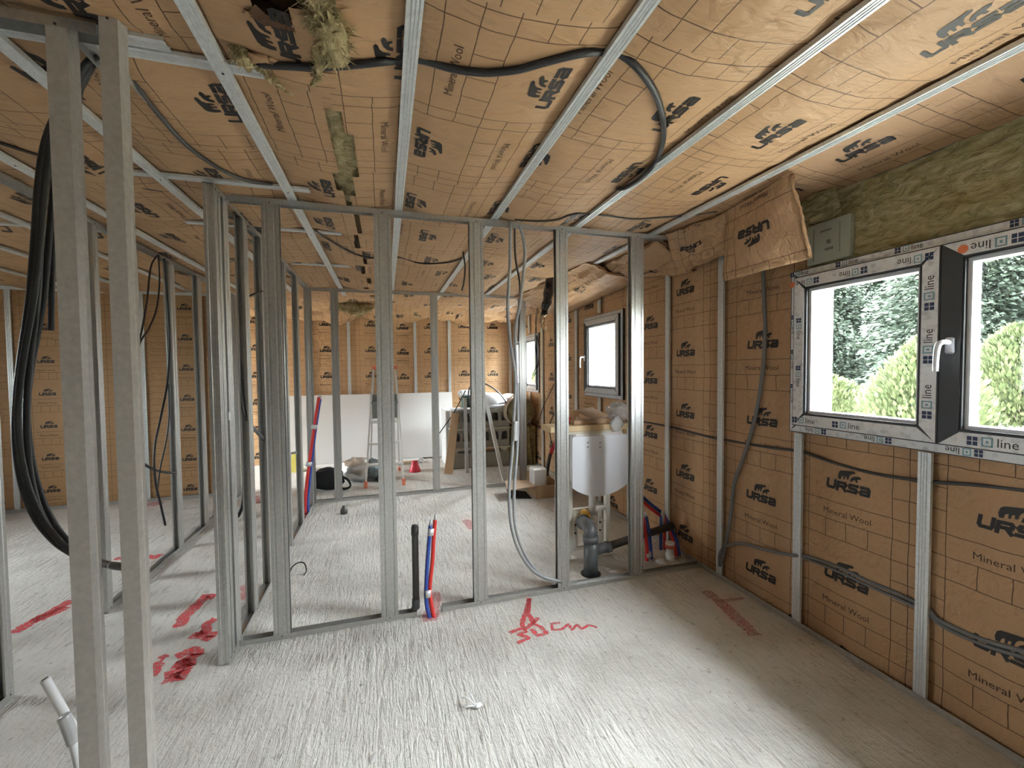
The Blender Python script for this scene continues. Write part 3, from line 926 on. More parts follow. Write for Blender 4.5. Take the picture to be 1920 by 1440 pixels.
# ------------------------------------------------------------------ windows
def rail(mb, y0, y1, z0, z1, xa, xb, mi=0, r=.004): mb.bbox((xa, min(y0, y1), z0), (xb, max(y0, y1), z1), r, mi)
def film_logo(film, y, z, horiz, up, x, size=.032, orange=False):
    """flat print: dark square, teal ring square, the word line. horiz: True along Y"""
    def mp(a, b):
        if not up: a, b = -a, -b
        return Vector((x, y - a, z + b)) if horiz else Vector((x, y + b, z + a))
    mb = MB()
    def rect(a0, b0, a1, b1, mi): mb.add([mp(a0, b0), mp(a1, b0), mp(a1, b1), mp(a0, b1)], [(0, 1, 2, 3)], mi)
    s = size
    for (i, j) in ((0, 0), (1, 0), (0, 1), (1, 1)):
        rect(-2.2 * s + i * .42 * s, -.42 * s + j * .45 * s, -2.2 * s + i * .42 * s + .36 * s, -.42 * s + j * .45 * s + .39 * s, 0)
    for (a, b, c, d) in ((-1.15, -.42, -.35, -.30), (-1.15, .35, -.35, .47), (-1.15, -.42, -1.03, .47), (-.47, -.42, -.35, .47), (-.85, -.1, -.65, .15)):
        rect(a * s, b * s, c * s, d * s, 1)
    for t in LINE_T:
        mb.add([mp((q.x * 1.05 + .62) * s, q.y * 1.15 * s) for q in t], [(0, 1, 2)], 3)
    if orange:
        k = [mp(1.9 * s + .42 * s * math.cos(a * PI / 5), .42 * s * math.sin(a * PI / 5)) for a in range(10)]
        mb.add(k, [tuple(range(10))], 2)
    mb.build('film_print', [NAVY, TEAL, ORANGE, INK], film)
def sash_pts(y0, y1, z0, z1, w_):   # mitred ring pieces
    return {'left': [(y1, z0), (y1, z1), (y1 - w_, z1 - w_), (y1 - w_, z0 + w_)], 'right': [(y0, z0), (y0 + w_, z0 + w_), (y0 + w_, z1 - w_), (y0, z1)],
            'top': [(y1, z1), (y0, z1), (y0 + w_, z1 - w_), (y1 - w_, z1 - w_)], 'bottom': [(y1, z0), (y1 - w_, z0 + w_), (y0 + w_, z0 + w_), (y0, z0)]}
def prism_yz(mb, pts, xa, xb, mi=0):
    n_ = len(pts); vs = [(xa, a, b) for a, b in pts] + [(xb, a, b) for a, b in pts]
    mb.add(vs, [tuple(range(n_)), tuple(reversed(range(n_, 2 * n_)))] + [(i, (i + 1) % n_, (i + 1) % n_ + n_, i + n_) for i in range(n_)], mi)
def shrink(pts, d):
    c = Vector((sum(p[0] for p in pts) / 4, sum(p[1] for p in pts) / 4))
    return [((p[0] + (c.x - p[0]) / abs(c.x - p[0] or 1) * d), (p[1] + (c.y - p[1]) / abs(c.y - p[1] or 1) * d)) for p in pts]
def window(name, W, sashes, film=FILM, bw=.05, sw=.068, prints=True):
    a, b, c, d = W
    mb = MB()
    for k, pts in sash_pts(a, b, c, d, bw).items(): prism_yz(mb, pts, 2.285, 2.36)
    win = struct(name, mb, ANTH)
    # protective film bands on the fixed frame
    for k, pts in sash_pts(a, b, c, d, bw).items():
        if k == 'right' and a < 1: continue
        mb = MB(); prism_yz(mb, shrink(pts, .004) if k != 'left' else shrink(pts, .006), 2.2825, 2.285)
        mb.build('protective_film', film if k in ('top', 'bottom') or film is FILM else FILMD, win)
    for i, (y0, y1, bare) in enumerate(sashes):
        z0, z1 = c + .042, d - .042
        sm = MB()
        R = sash_pts(y0, y1, z0, z1, sw)
        for k, pts in R.items(): prism_yz(sm, pts, 2.258, 2.335)
        s_ = sm.build('sash', ANTH, win)
        for k, pts in R.items():
            if k in bare: continue
            fm = MB(); prism_yz(fm, shrink(pts, .005), 2.2555, 2.258)
            fo = fm.build('protective_film', film, s_)
        bm_ = MB()
        for k, pts in sash_pts(y0 + sw - .001, y1 - sw + .001, z0 + sw - .001, z1 - sw + .001, .008).items(): prism_yz(bm_, pts, 2.262, 2.33)
        bm_.build('gasket', SEAL, s_)
        bm_ = MB()
        for k, pts in sash_pts(y0 + sw + .006, y1 - sw - .006, z0 + sw + .006, z1 - sw - .006, .016).items(): prism_yz(bm_, pts, 2.280, 2.335)
        bm_.build('glazing_bead', BEAD, s_)
        g = MB(); g.box((2.312, y0 + sw, z0 + sw), (2.316, y1 - sw, z1 - sw)); g.build('pane', GLASS, s_)
    return win
win1 = window('window_1', WIN1, [(1.212, 1.885, ()), (.545, 1.209, ('left',))])
win2 = window('window_2', WIN2, [(3.80, 4.58, ('left',))], FILMD)
win3 = window('window_3', WIN3, [(6.86, 7.46, ('right',)), (6.24, 6.85, ('left',))], FILMD)
# prints on window 1 film
fx = 2.2550
for y, o in ((1.84, 0), (1.60, 0), (1.34, 0)): film_logo(win1, y - .02, 1.99, True, False, fx, .038, y > 1.8)
film_logo(win1, 1.06, 1.99, True, False, fx, .042, True); film_logo(win1, .80, 1.99, True, False, fx, .042)
for y in (1.80, 1.57): film_logo(win1, y, 1.215, True, True, fx, .038)
for y in (1.02, .78): film_logo(win1, y, 1.215, True, True, fx, .042)
for z in (1.38, 1.62, 1.85): film_logo(win1, 1.247, z, False, True, fx, .042)
for z in (1.45, 1.72): film_logo(win1, 1.85, z, False, False, fx, .034)
for y in (1.78, 1.47, 1.15, .86): film_logo(win1, y, 1.163, True, False, 2.2820, .034)
for y in (1.86, 1.60, 1.33, .95): film_logo(win1, y, 2.052, True, True, 2.2820, .031)
for z in (1.35, 1.55, 1.75): film_logo(win1, 1.905, z, False, False, 2.2820, .031)
def handle(win, y, z, s=1):
    mb = MB()
    mb.bbox((2.246, y - .016, z - .032), (2.258, y + .016, z + .036), .006)
    mb.tube([(2.250, y, z + .014), (2.215, y + .002, z + .016), (2.205, y + .014, z + .002), (2.205, y + .020, z - .05), (2.208, y + .022, z - .105)], [.009, .010, .011, .010, .009], 10)
    mb.build('handle', BEAD, win, True)
handle(win1, 1.172, 1.60); handle(win2, 4.555, 1.64)
# outside reveals/lintels already belong to the masonry; bay frame out of view, added to let daylight in
bf = MB()
for (y0, y1) in ((ADDED_BAY[0], ADDED_BAY[0] + .06), (-.88, -.82), (ADDED_BAY[1] - .06, ADDED_BAY[1])): bf.box((2.30, y0, ADDED_BAY[2]), (2.36, y1, ADDED_BAY[3]))
bf.box((2.30, ADDED_BAY[0], ADDED_BAY[3] - .06), (2.36, ADDED_BAY[1], ADDED_BAY[3])); bf.box((2.30, ADDED_BAY[0], ADDED_BAY[2]), (2.36, ADDED_BAY[1], ADDED_BAY[2] + .06))
added_win4 = struct('window_4', bf, ANTH)
g = MB(); g.box((2.33, ADDED_BAY[0] + .06, ADDED_BAY[2] + .06), (2.334, ADDED_BAY[1] - .06, ADDED_BAY[3] - .06)); g.build('pane', GLASS, added_win4)

for k_, (a, b, c, d) in enumerate((ADDED_WINL, ADDED_WINL2)):  # frames and panes of the two added left-wall daylight openings
    bf = MB()
    for (y0, y1) in ((a, a + .06), ((a + b) / 2 - .03, (a + b) / 2 + .03), (b - .06, b)): bf.box((XL - .08, y0, c), (XL - .01, y1, d))
    bf.box((XL - .08, a, d - .06), (XL - .01, b, d)); bf.box((XL - .08, a, c), (XL - .01, b, c + .06))
    wx = struct('window_%d' % (5 + k_), bf, ANTH)
    g = MB(); g.box((XL - .05, a + .06, c + .06), (XL - .046, b - .06, d - .06)); g.build('pane', GLASS, wx)
# ------------------------------------------------------------------ back wall (centre room) and left insulated wall
SX = [-.60 + .577 * k for k in range(-8, 6)]
SX = [-4.95, -4.35, -3.75, -3.15, -2.55, -1.93, -1.28, -.59, .50 - .53, .513, 1.11, 1.72, 2.30]
def S_b(u, v, e):
    return Vector((u, 7.742 - .018 * abs(math.sin(PI * (u + .59) / .58)) + .008 * nz(u * 5, v * 5) - e, v))
for (x0, x1, c_, p_) in ((-5, -2.5, -2.75, .2), (-2.5, -1.28, -2.0, .16), (-1.28, -.59, -.95, .14), (-.59, -.03, -.23, .14), (-.03, .53, .30, .10), (.53, 1.11, .77, .12), (1.11, 1.70, 1.385, .145), (1.70, 2.33, 1.93, .14)):
    mb = MB(); roll_unit(mb, S_b, x0, x1, 0.01, 2.46, p_, c_, .05, .88, .438)
    mb.build('insulation_roll', [PAPER_B, INK, INKB], wall_back, True)
for x in (-2.5, -1.9, -1.18, -.59, .513, 1.12, 1.72, 2.27):
    mb = MB(); mb.extrude(FURW, (x, 7.705, .01), (x, 7.705, 2.46), (1, 0, 0), (0, 1, 0)); mb.build('wall_profile', GALVW, wall_back)
mb = MB(); mb.box((XL, 6.06, 0), (-1.80, 6.18, 2.47)); wall_left_back = struct('wall_rear_left', mb, HOUSE)
def S_l(u, v, e):
    return Vector((u, 6.045 - .014 * abs(math.sin(PI * (u + 1.8) / .6)) + .006 * nz(u * 5, v * 5, 3) - e, v))
for (x0, x1, c_, p_) in ((-4.98, -4.42, -4.70, .05), (-4.42, -3.86, -4.12, .12), (-3.86, -3.3, -3.64, .22), (-3.3, -2.66, -2.95, .18), (-2.66, -1.80, -2.31, .12)):
    mb = MB(); roll_unit(mb, S_l, x0, x1, 0.01, 2.46, p_, c_, .05, .66, .365)
    mb.build('insulation_roll', [PAPER_S, INK, INKB], wall_left_back, True)
for x in (-4.5, -3.93, -3.34, -2.73, -2.14):
    mb = MB(); mb.extrude(FURW, (x, 6.010, .01), (x, 6.010, 2.466), (1, 0, 0), (0, 1, 0)); mb.build('wall_profile', GALVW, wall_left_back)
mb = MB(); mb.extrude(thick([(-.02, .03), (-.02, 0), (.02, 0), (.02, .03)]), (XL, 6.0, .001), (-1.76, 6.0, .001), (0, 1, 0), (0, 0, 1)); mb.build('floor_track', GALV, wall_left_back)
mb = MB(); mb.extrude(thick([(-.02, .03), (-.02, 0), (.02, 0), (.02, .03)]), (XL, 5.97, 2.47), (-1.76, 5.97, 2.47), (0, 1, 0), (0, 0, -1)); mb.build('head_track', GALVW, wall_left_back)

# ------------------------------------------------------------------ cables and conduits
def cable(name, label, cat, pts, r, m, group=None, n_=8, extra=None, sub=6):
    mb = MB(); mb.tube(pts, r, n_, sub=sub)
    o = mb.build(name, m, None, True)
    return tag(o, label, cat, group)
def cz(px, py, z): return P(px, py, 2, z)
def on_ceiling(pix, r, behind=()):
    out = []
    for i, (a, b) in enumerate(pix):
        q = P(a, b, 2, 2.46)
        z = ceil_z(q.x, q.y) - r * .9
        d = min(abs(q.x - c) for c in CX)
        if d < .06: z = max(z, 2.4905 + r * .35) if i not in behind else 2.468 - r
        q = P(a, b, 2, z)
        out.append(q)
    return out
cable('ceiling_cable', 'thick black conduit looping across the ceiling and curling round the third profile at right', 'cable',
      on_ceiling([(462, 118), (490, 121), (545, 124), (600, 126), (660, 122), (715, 116), (745, 113), (770, 110), (800, 115), (850, 129), (900, 136), (935, 135), (975, 130), (1010, 120), (1060, 107), (1100, 99), (1130, 97), (1148, 98), (1165, 103), (1190, 122), (1215, 152), (1233, 185), (1243, 225), (1243, 265), (1232, 298)], .011) + [P(1218, 318, 2, 2.452), P(1196, 338, 2, 2.455), P(1172, 352, 2, 2.462), P(1158, 353, 2, 2.48)], .0115, BLACKC, None, 10, sub=5)
CG = 'dark cables pinned along the ceiling'
cable('ceiling_cable', 'dark cable sagging over the ceiling from the left door post to the front frame corner', 'cable', on_ceiling([(232, 130), (262, 170), (300, 218), (345, 268), (390, 303), (430, 326), (470, 340), (510, 345)], .009), .009, PVCD, CG)
cable('ceiling_cable', 'dark cable crossing the ceiling at the far left edge of the picture', 'cable', on_ceiling([(-30, 258), (30, 278), (95, 298), (150, 318), (200, 333), (270, 352), (310, 358)], .007), .007, BROWNC, CG)
cable('ceiling_cable', 'dark cable sagging across the ceiling just behind the front stud frame', 'cable', on_ceiling([(592, 432), (625, 455), (665, 476), (700, 484)], .007) + on_ceiling([(748, 482), (790, 494), (840, 492), (868, 484)], .007), .007, BROWNC, CG)
cable('ceiling_cable', 'thin cable on the ceiling near the right end of the front frame', 'cable', on_ceiling([(965, 412), (1010, 415), (1045, 412), (1070, 403), (1100, 401), (1150, 406), (1190, 411), (1240, 408), (1290, 404), (1345, 396)], .006), .006, PVCD, CG)
cable('ceiling_cable', 'short grey cable curving down from the ceiling behind the front frame', 'cable', [P(868, 472, 1, 3.4), P(872, 500, 1, 3.4), P(870, 528, 1, 3.4), P(866, 545, 1, 3.42)], .007, PVCD, CG)
# knot of loose cables on the front corner
mb = MB()
for k in range(5):
    c = P(452 + 8 * k, 408 + 5 * k, 2, 2.482)
    mb.tube([c + Vector((.07 * math.cos(a + k), .04 * math.sin(a * 1.3 + k), -.01 * (a % 2))) for a in (0, 1.1, 2.2, 3.4, 4.6, 5.5)], .007, 6)
tag(mb.build('cable_coil', PVCD, None, True), 'tangle of dark cable ends tucked above the doorway side of the corner', 'cable')

# black cable bundle at left, hanging behind the first door post
BG = 'black conduits of the hanging bundle at left'
def bund(dx, sp, y):
    base = [(180, 105), (165, 118), (150, 140), (128, 175), (92, 260), (78, 350), (70, 450), (60, 560), (42, 680), (34, 760), (36, 840), (50, 915), (75, 975), (110, 1018), (140, 1040)]
    return [P(a + dx * (1 if b > 500 else .8) + sp * math.sin(i * .9 + dx), b + dx * .3 * (i > 10), 1, y) for i, (a, b) in enumerate(base)]
for k, (dx, sp, y, lab) in enumerate(((-6, 2, 1.62, 'leftmost'), (3, 3, 1.60, 'second from left'), (12, 4, 1.63, 'third from left'), (22, 5, 1.66, 'rightmost'))):
    cable('hanging_conduit', lab + ' of the black conduits bundled beside the nearest door post', 'cable', bund(dx, sp, y), .0085, BLACKC, BG, 8)
mb = MB(); mb.tube([P(150, 1046, 1, 1.58), P(172, 1050, 1, 1.56), P(200, 1058, 1, 1.52), P(222, 1062, 1, 1.50), P(240, 1064, 1, 1.50)], .010, 10)
o = mb.build('hanging_conduit', CONDUIT, None, True); tag(o, 'short grey conduit passing between the two nearest door posts', 'cable', BG)
mb = MB(); mb.tube([P(207, 1060, 1, 1.512), P(236, 1064, 1, 1.50)], .0112, 10); mb.build('tape_wrap', TAPE, o, True)
cable('hanging_conduit', 'black cable arching from the top track down behind the first door post', 'cable', [P(186, 100, 1, 1.62), P(160, 150, 1, 1.66), P(148, 180, 1, 1.66), P(146, 260, 1, 1.68), P(120, 360, 1, 1.70), P(100, 470, 1, 1.70), P(96, 620, 1, 1.70)], .008, BLACKC, BG)
# cables on frame D
LG = 'thin cables on the left stud frame'
cable('frame_cable', 'brown cable loop hanging from the left frame, shorter one', 'cable', [P(296, 478, 0, XD + .05), P(283, 500, 0, XD + .05), P(276, 560, 0, XD + .06), P(268, 610, 0, XD + .06), P(256, 660, 0, XD + .06)], .006, BROWNC, LG)
cable('frame_cable', 'brown cable loop hanging from the left frame, wider one', 'cable', [P(297, 478, 0, XD + .05), P(299, 530, 0, XD + .05), P(293, 580, 0, XD + .05), P(278, 618, 0, XD + .06), P(262, 645, 0, XD + .06), P(256, 700, 0, XD + .07)], .006, BROWNC, LG)
cable('frame_cable', 'long cable following a post of the left frame down to the red marked floor', 'cable', [P(308, 485, 0, XD + .04), P(314, 560, 0, XD + .04), P(318, 640, 0, XD + .04), P(314, 715, 0, XD + .05), P(302, 780, 0, XD + .06), P(290, 840, 0, XD + .06), P(291, 900, 0, XD + .06), P(301, 945, 0, XD + .06), P(310, 985, 0, XD + .07)], .008, BLACKC, LG)
cable('frame_cable', 'pair cable beside the long one on the left frame, bowed to the right', 'cable', [P(316, 720, 0, XD + .05), P(317, 780, 0, XD + .05), P(311, 830, 0, XD + .05), P(300, 880, 0, XD + .05), P(294, 930, 0, XD + .05)], .006, PVCD, LG)
cable('frame_cable', 'dark conduit stub crossing level between two posts of the left frame', 'cable', [P(264, 866, 0, XD + .03), P(285, 879, 0, XD + .03), P(305, 885, 0, XD + .03), P(330, 887, 0, XD + .03)], .010, BLACKC, LG)
# cables on frame B
KG = 'grey conduits on the doorway stud frame'
cable('frame_cable', 'grey conduit dropping along the doorway frame then crossing the door gap', 'cable', [P(449, 560, 0, XB - .03), P(449, 660, 0, XB - .03), P(452, 740, 0, XB - .02), P(462, 785, 0, XB), P(478, 806, 0, XB), P(500, 828, 0, XB), P(522, 845, 0, XB), P(541, 850, 0, XB), P(556, 848, 0, XB)], .011, CONDUIT, KG)
cable('frame_cable', 'dark grey conduit curving down to the floor behind the corner posts', 'cable', [P(464, 846, 0, XB - .03), P(464, 870, 0, XB - .03), P(458, 900, 0, XB - .05), P(456, 940, 0, XB - .06), P(448, 965, 0, XB - .08), P(440, 972, 0, XB - .10)], .011, BLACKC, KG)
cable('frame_cable', 'short black cable stub sticking out of a post above the doorway', 'cable', [P(462, 557, 0, XB - .01), P(475, 552, 0, XB + .02), P(492, 546, 0, XB + .03)], .007, BLACKC, KG)
cable('floor_cable', 'little curled black cable end poking up from the floor past the front frame', 'cable', [(-.72, 3.46, .0), (-.70, 3.47, .055), (-.66, 3.50, .072), (-.62, 3.50, .06), (-.60, 3.46, .02), (-.61, 3.42, .006)], .005, BLACKC)
# two conduits through frame A
AG = 'grey conduits hanging through the front stud frame'
c1 = [(957, 414), (956, 500), (952, 580), (958, 650), (966, 710), (963, 790), (960, 850), (955, 910), (957, 975), (972, 1030), (1000, 1070), (1028, 1085), (1052, 1090)]
c2 = [(972, 414), (984, 470), (976, 560), (966, 620), (968, 700), (971, 780), (969, 850), (964, 920), (966, 985), (982, 1035), (1008, 1072), (1032, 1087), (1054, 1092)]
o = cable('hanging_conduit', 'left one of two grey conduits hanging through the front frame and curving to the floor', 'cable', [P(a, b, 1, 2.62) for a, b in c1], .0105, CONDUIT_L, AG, 10)
mb = MB(); mb.tube([P(967, 790, 1, 2.615), P(966, 806, 1, 2.615), P(966, 826, 1, 2.615)], .021, 10, flat=.7); mb.build('tape_wrap', TAPE, o, True)
o = cable('hanging_conduit', 'right one of two grey conduits hanging through the front frame and curving to the floor', 'cable', [P(a, b, 1, 2.645) for a, b in c2], .0105, CONDUIT_L, AG, 10)
mb = MB(); mb.tube([P(1020, 1082, 1, 2.63), P(1030, 1087, 1, 2.63), P(1043, 1090, 1, 2.63)], .013, 10); mb.build('tape_wrap', TAPE, o, True)
cable('hanging_conduit', 'dark cable dropping from the top track between the two front grey conduits', 'cable', [P(965, 414, 1, 2.70), P(966, 480, 1, 2.72), P(975, 540, 1, 2.72), P(972, 640, 1, 2.72)], .007, PVCD, AG)
# right wall cables
RG = 'conduits running over the printed right wall'
def onw(pix, off=.012):
    out = []
    for a, b in pix:
        q = P(a, b, 0, 2.29); out.append(Vector((min(2.294, wall_x(q.y, q.z)) - off, q.y, q.z)))
    return out
cable('wall_conduit', 'grey conduit dropping from the ceiling flap down the right wall to the floor', 'cable', onw([(1434, 500), (1436, 560), (1438, 620), (1434, 690), (1424, 760), (1412, 810), (1396, 860), (1380, 905), (1374, 960), (1366, 1010), (1358, 1045), (1352, 1060)], .018), .012, CONDUIT, RG, 10)
cable('wall_conduit', 'thin dark cable running level across the right wall just under the big window', 'cable', [Vector((2.302, q.y, q.z)) for q in onw([(1200, 790), (1256, 801), (1330, 820), (1380, 829), (1430, 838), (1500, 848), (1560, 868), (1640, 889), (1735, 903), (1830, 910), (1960, 925)])], .008, PVCD, RG)
cable('wall_conduit', 'grey conduit rising from the floor and running low along the right wall, upper strand', 'cable', onw([(1352, 1058), (1352, 1040), (1360, 1026), (1376, 1020), (1400, 1020), (1440, 1031), (1490, 1041)], .016) + [Vector((2.302, q.y, q.z)) for q in onw([(1503, 1042), (1560, 1060), (1620, 1088), (1680, 1114), (1735, 1142), (1755, 1162), (1800, 1184), (1860, 1207), (1940, 1228)])], .010, CONDUIT, RG)
cable('wall_conduit', 'grey conduit running low along the right wall, lower strand', 'cable', [Vector((2.300, q.y, q.z)) for q in onw([(1506, 1047), (1560, 1068), (1620, 1096), (1680, 1123), (1735, 1150), (1760, 1172), (1800, 1193), (1860, 1217), (1940, 1240)])], .008, CONDUIT, RG)
cable('wall_conduit', 'thin dark cable hanging in the far corner right of the small window', 'cable', [P(1050, 640, 0, 2.27), P(1046, 700, 0, 2.27), P(1020, 760, 0, 2.27), P(1010, 790, 0, 2.27)], .006, BROWNC, RG)
WG = 'wires hanging before the far window'
cable('loose_wire', 'thin wire bowing down in front of the far window from the black duct', 'cable', [P(1012, 560, 1, 5.2), P(1006, 600, 1, 5.6), P(1003, 640, 1, 5.6), P(1006, 680, 1, 5.6), P(998, 705, 1, 5.6), P(985, 722, 1, 5.6), P(968, 736, 1, 5.6), P(950, 752, 1, 5.6)], .005, BROWNC, WG)
cable('loose_wire', 'thin wire curving under the far window towards the insulation roll', 'cable', [P(1012, 560, 1, 5.2), P(1004, 600, 1, 5.75), P(1010, 650, 1, 5.75), P(1008, 690, 1, 5.75), P(996, 712, 1, 5.75), P(978, 736, 1, 5.75)], .005, BROWNC, WG)

# black duct hanging from the ceiling in the middle room
t = thing('hanging_duct', 'black plastic wrapped duct hanging from the ceiling beside the small right window', 'duct', P(1030, 512, 1, 4.2))
mb = MB(); mb.tube([P(1034, 508, 1, 4.2), P(1030, 540, 1, 4.2), P(1024, 570, 1, 4.2), P(1020, 592, 1, 4.2)], [.062, .060, .058, .034], 14, flat=.8)
mb.v = [tuple(Vector(p) + Vector((nz(p[0] * 16, p[2] * 16), nz(p[1] * 16, p[2] * 18, 5), 0)) * .022) for p in mb.v]
mb.build('duct_sleeve', plain('shiny_black_plastic', (.012, .013, .016), .16, 0, 14, .3, 1.0), t, True)
mb = MB(); mb.tube([P(1022, 586, 1, 4.2), P(1014, 600, 1, 4.2), P(1018, 612, 1, 4.2), P(1028, 622, 1, 4.2)], [.024, .028, .02, .008], 9)
mb.v = [tuple(Vector(p) + Vector((nz(p[0] * 40, p[2] * 40), nz(p[1] * 40, p[2] * 40, 5), nz(p[0] * 40, p[2] * 30, 9))) * .024) for p in mb.v]
mb.build('torn_sleeve_end', CARD, t, True)

# ------------------------------------------------------------------ hanging insulation flaps at the right
def flap(label, c4, seed, wavy, logos, uvr):
    """c4: top-left, top-right, bottom-right, bottom-left; thickened quilt with paper face"""
    tl, tr, br, bl = [Vector(q) for q in c4]
    nrm = (tr - tl).cross(bl - tl).normalized()
    if nrm.x > 0: nrm = -nrm
    def S(u, v, e=0):
        p = (tl.lerp(tr, u)).lerp(bl.lerp(br, u), v)
        bul = math.sin(PI * u) * .03 * math.sin(PI * min(1, v * 1.1)) + .014 * nz(u * 3 + seed, v * 3) + .006 * nz(u * 9, v * 12 + seed) + wavy * abs(nz(u * 2, v * 6 + seed)) + wavy * .7 * nz(u * 7 + seed, v * 3) + wavy * .35 * nz(u * 16, v * 9 + seed)
        return p + nrm * (bul + e)
    W_ = (tr - tl).length; H_ = (bl - tl).length
    mb = MB()
    N1, N2 = 22, 20
    b = 0
    for j in range(N2 + 1):
        for i in range(N1 + 1):
            mb.uv[len(mb.v)] = (uvr[0] + (1 - i / N1) * W_, uvr[1] + (j / N2) * H_)
            mb.v.append(tuple(S(i / N1, j / N2)))
    for j in range(N2):
        for i in range(N1):
            q = j * (N1 + 1) + i; mb.f.append((q, q + 1, q + N1 + 2, q + N1 + 1)); mb.m.append(0)
    for (lu, lv, sc) in logos:
        for (T, mi, off) in ((LOGO, 1, 0), (MW, 2, .182)):
            for t_ in T:
                vs = []
                for q in t_:
                    uu = lu - q.x * sc / W_; vv = lv + (q.y * sc - off) / H_
                    vs.append((uu, vv))
                if all(0 < a < 1 and 0 < b_ < 1 for a, b_ in vs): mb.add([S(a, b_, .002) for a, b_ in vs], [(0, 1, 2)], mi)
    # back face (wool)
    b = len(mb.v)
    for j in range(N2 + 1):
        for i in range(N1 + 1):
            mb.v.append(tuple(S(i / N1, j / N2, -.022 - .008 * nz(i * .5, j * .5))))
    for j in range(N2):
        for i in range(N1):
            q = b + j * (N1 + 1) + i; mb.f.append((q, q + N1 + 1, q + N1 + 2, q + 1)); mb.m.append(3)
    for i in range(N1):
        for (r, rr) in ((0, 0), (N2, N2)):
            q = r * (N1 + 1) + i; mb.f.append((q, q + 1, b + q + 1, b + q)); mb.m.append(0)
    for j in range(N2):
        for r in (0, N1):
            q = j * (N1 + 1) + r; mb.f.append((q, q + N1 + 1, b + q + N1 + 1, b + q)); mb.m.append(0)
    return tag(mb.build('insulation_flap', SP + [WOOL2], ceiling, True), label)
flap('squarish paper flap hanging down beside the window, printed upside down', [P(1360, 398, 2, 2.468), P(1481, 327, 2, 2.468), (2.135, 1.70, 2.085), (2.10, 2.25, 2.075)], 3, .0, [(.50, .50, .92)], (.10, -.20))
flap('crumpled paper flap sagging over the right end of the front top track', [P(1248, 440, 2, 2.468), P(1362, 398, 2, 2.468), P(1366, 475, 0, 2.18), P(1270, 516, 0, 2.22)], 9, .035, [(.42, .45, .8)], (.20, -.1))
flap('crumpled paper flap over the wall behind the front top track', [(1.95, 3.6, 2.47), (1.95, 2.75, 2.47), (2.29, 2.72, 2.26), (2.29, 3.5, 2.36)], 14, .04, [(.5, .7, .8)], (.20, -.1))
flap('sagging wrinkled paper edge along the wall above the small window', [(1.62, 5.3, 2.46), (1.75, 3.5, 2.47), (2.28, 3.5, 2.33), (2.26, 5.3, 2.22)], 21, .05, [(.3, .4, .9), (.7, .5, .9)], (.20, -.1))

# ------------------------------------------------------------------ pipes by frame A
PG = 'red and blue water pipe bundles'
def pexpair(label, pr, pb, r=.0125, tapes=(), tips=True, y=None):
    t = thing('water_pipe_bundle', label, 'pipes', tuple(pr[-1]), PG)
    mb = MB(); mb.tube(pb, r, 10); mb.build('blue_pipe', BLUEC, t, True)
    mb = MB(); mb.tube(pr, r, 10); mb.build('red_pipe', REDC, t, True)
    for (a, b, rad) in tapes:
        mb = MB(); mb.tube([a, b], rad, 12, smooth=False, flat=.62); mb.build('tape_wrap', TAPE, t, True)
    if tips:
        for p in (pr, pb):
            d = (p[0] - p[1]).normalized()
            mb = MB(); mb.tube([p[0] - d * .01, p[0] + d * .035], [r * .7, r * .55], 8, smooth=False); mb.build('pipe_tip', TAPE, t, True)
    return t
YP = 2.60
pexpair('red and blue pipes with grey tape rising through the gap of the front bottom track', [P(816, 975, 1, YP), P(813, 1010, 1, YP), P(811, 1050, 1, YP), P(806, 1100, 1, YP), P(808, 1130, 1, YP), P(814, 1160, 1, YP)],
        [P(807, 985, 1, YP), P(804, 1020, 1, YP), P(801, 1060, 1, YP), P(799, 1110, 1, YP), P(801, 1140, 1, YP), P(808, 1164, 1, YP)], .0125,
        [(P(810, 990, 1, YP), P(809, 1003, 1, YP), .027), (P(804, 1105, 1, YP), P(804, 1118, 1, YP), .027)])
o = tag(MB().tube([P(778, 985, 1, 2.66), P(778, 1000, 1, 2.66), P(779, 1050, 1, 2.66), P(780, 1110, 1, 2.66), P(780, 1130, 1, 2.66), P(776, 1145, 1, 2.66), P(772, 1157, 1, 2.66)], .0205, 14, sub=4).build('waste_pipe', PVCD, None, True), 'slim dark grey waste pipe standing up beside the red and blue pipes', 'pipe')
MB().tube([P(778, 988, 1, 2.66), P(778, 1003, 1, 2.66)], .0235, 14, smooth=False).build('pipe_socket', PVCD, o, True)
MB().tube([P(780, 1122, 1, 2.66), P(780, 1140, 1, 2.66)], .0245, 14, smooth=False).build('pipe_socket', PVC, o, True)
YQ = 4.92
pexpair('long red and purple pipe bundle leaning by the far doorway post', [P(598, 745, 1, YQ), P(592, 780, 1, YQ), P(588, 810, 1, YQ), P(582, 850, 1, YQ), P(577, 890, 1, YQ), P(573, 930, 1, YQ), P(572, 966, 1, YQ)],
        [P(600, 748, 1, YQ + .02), P(595, 780, 1, YQ + .02), P(590, 815, 1, YQ + .02), P(585, 855, 1, YQ + .02), P(581, 895, 1, YQ + .02), P(577, 935, 1, YQ + .02), P(577, 968, 1, YQ + .02)], .016,
        [(P(590, 796, 1, YQ), P(588, 804, 1, YQ), .034), (P(580, 866, 1, YQ), P(579, 874, 1, YQ), .034)])
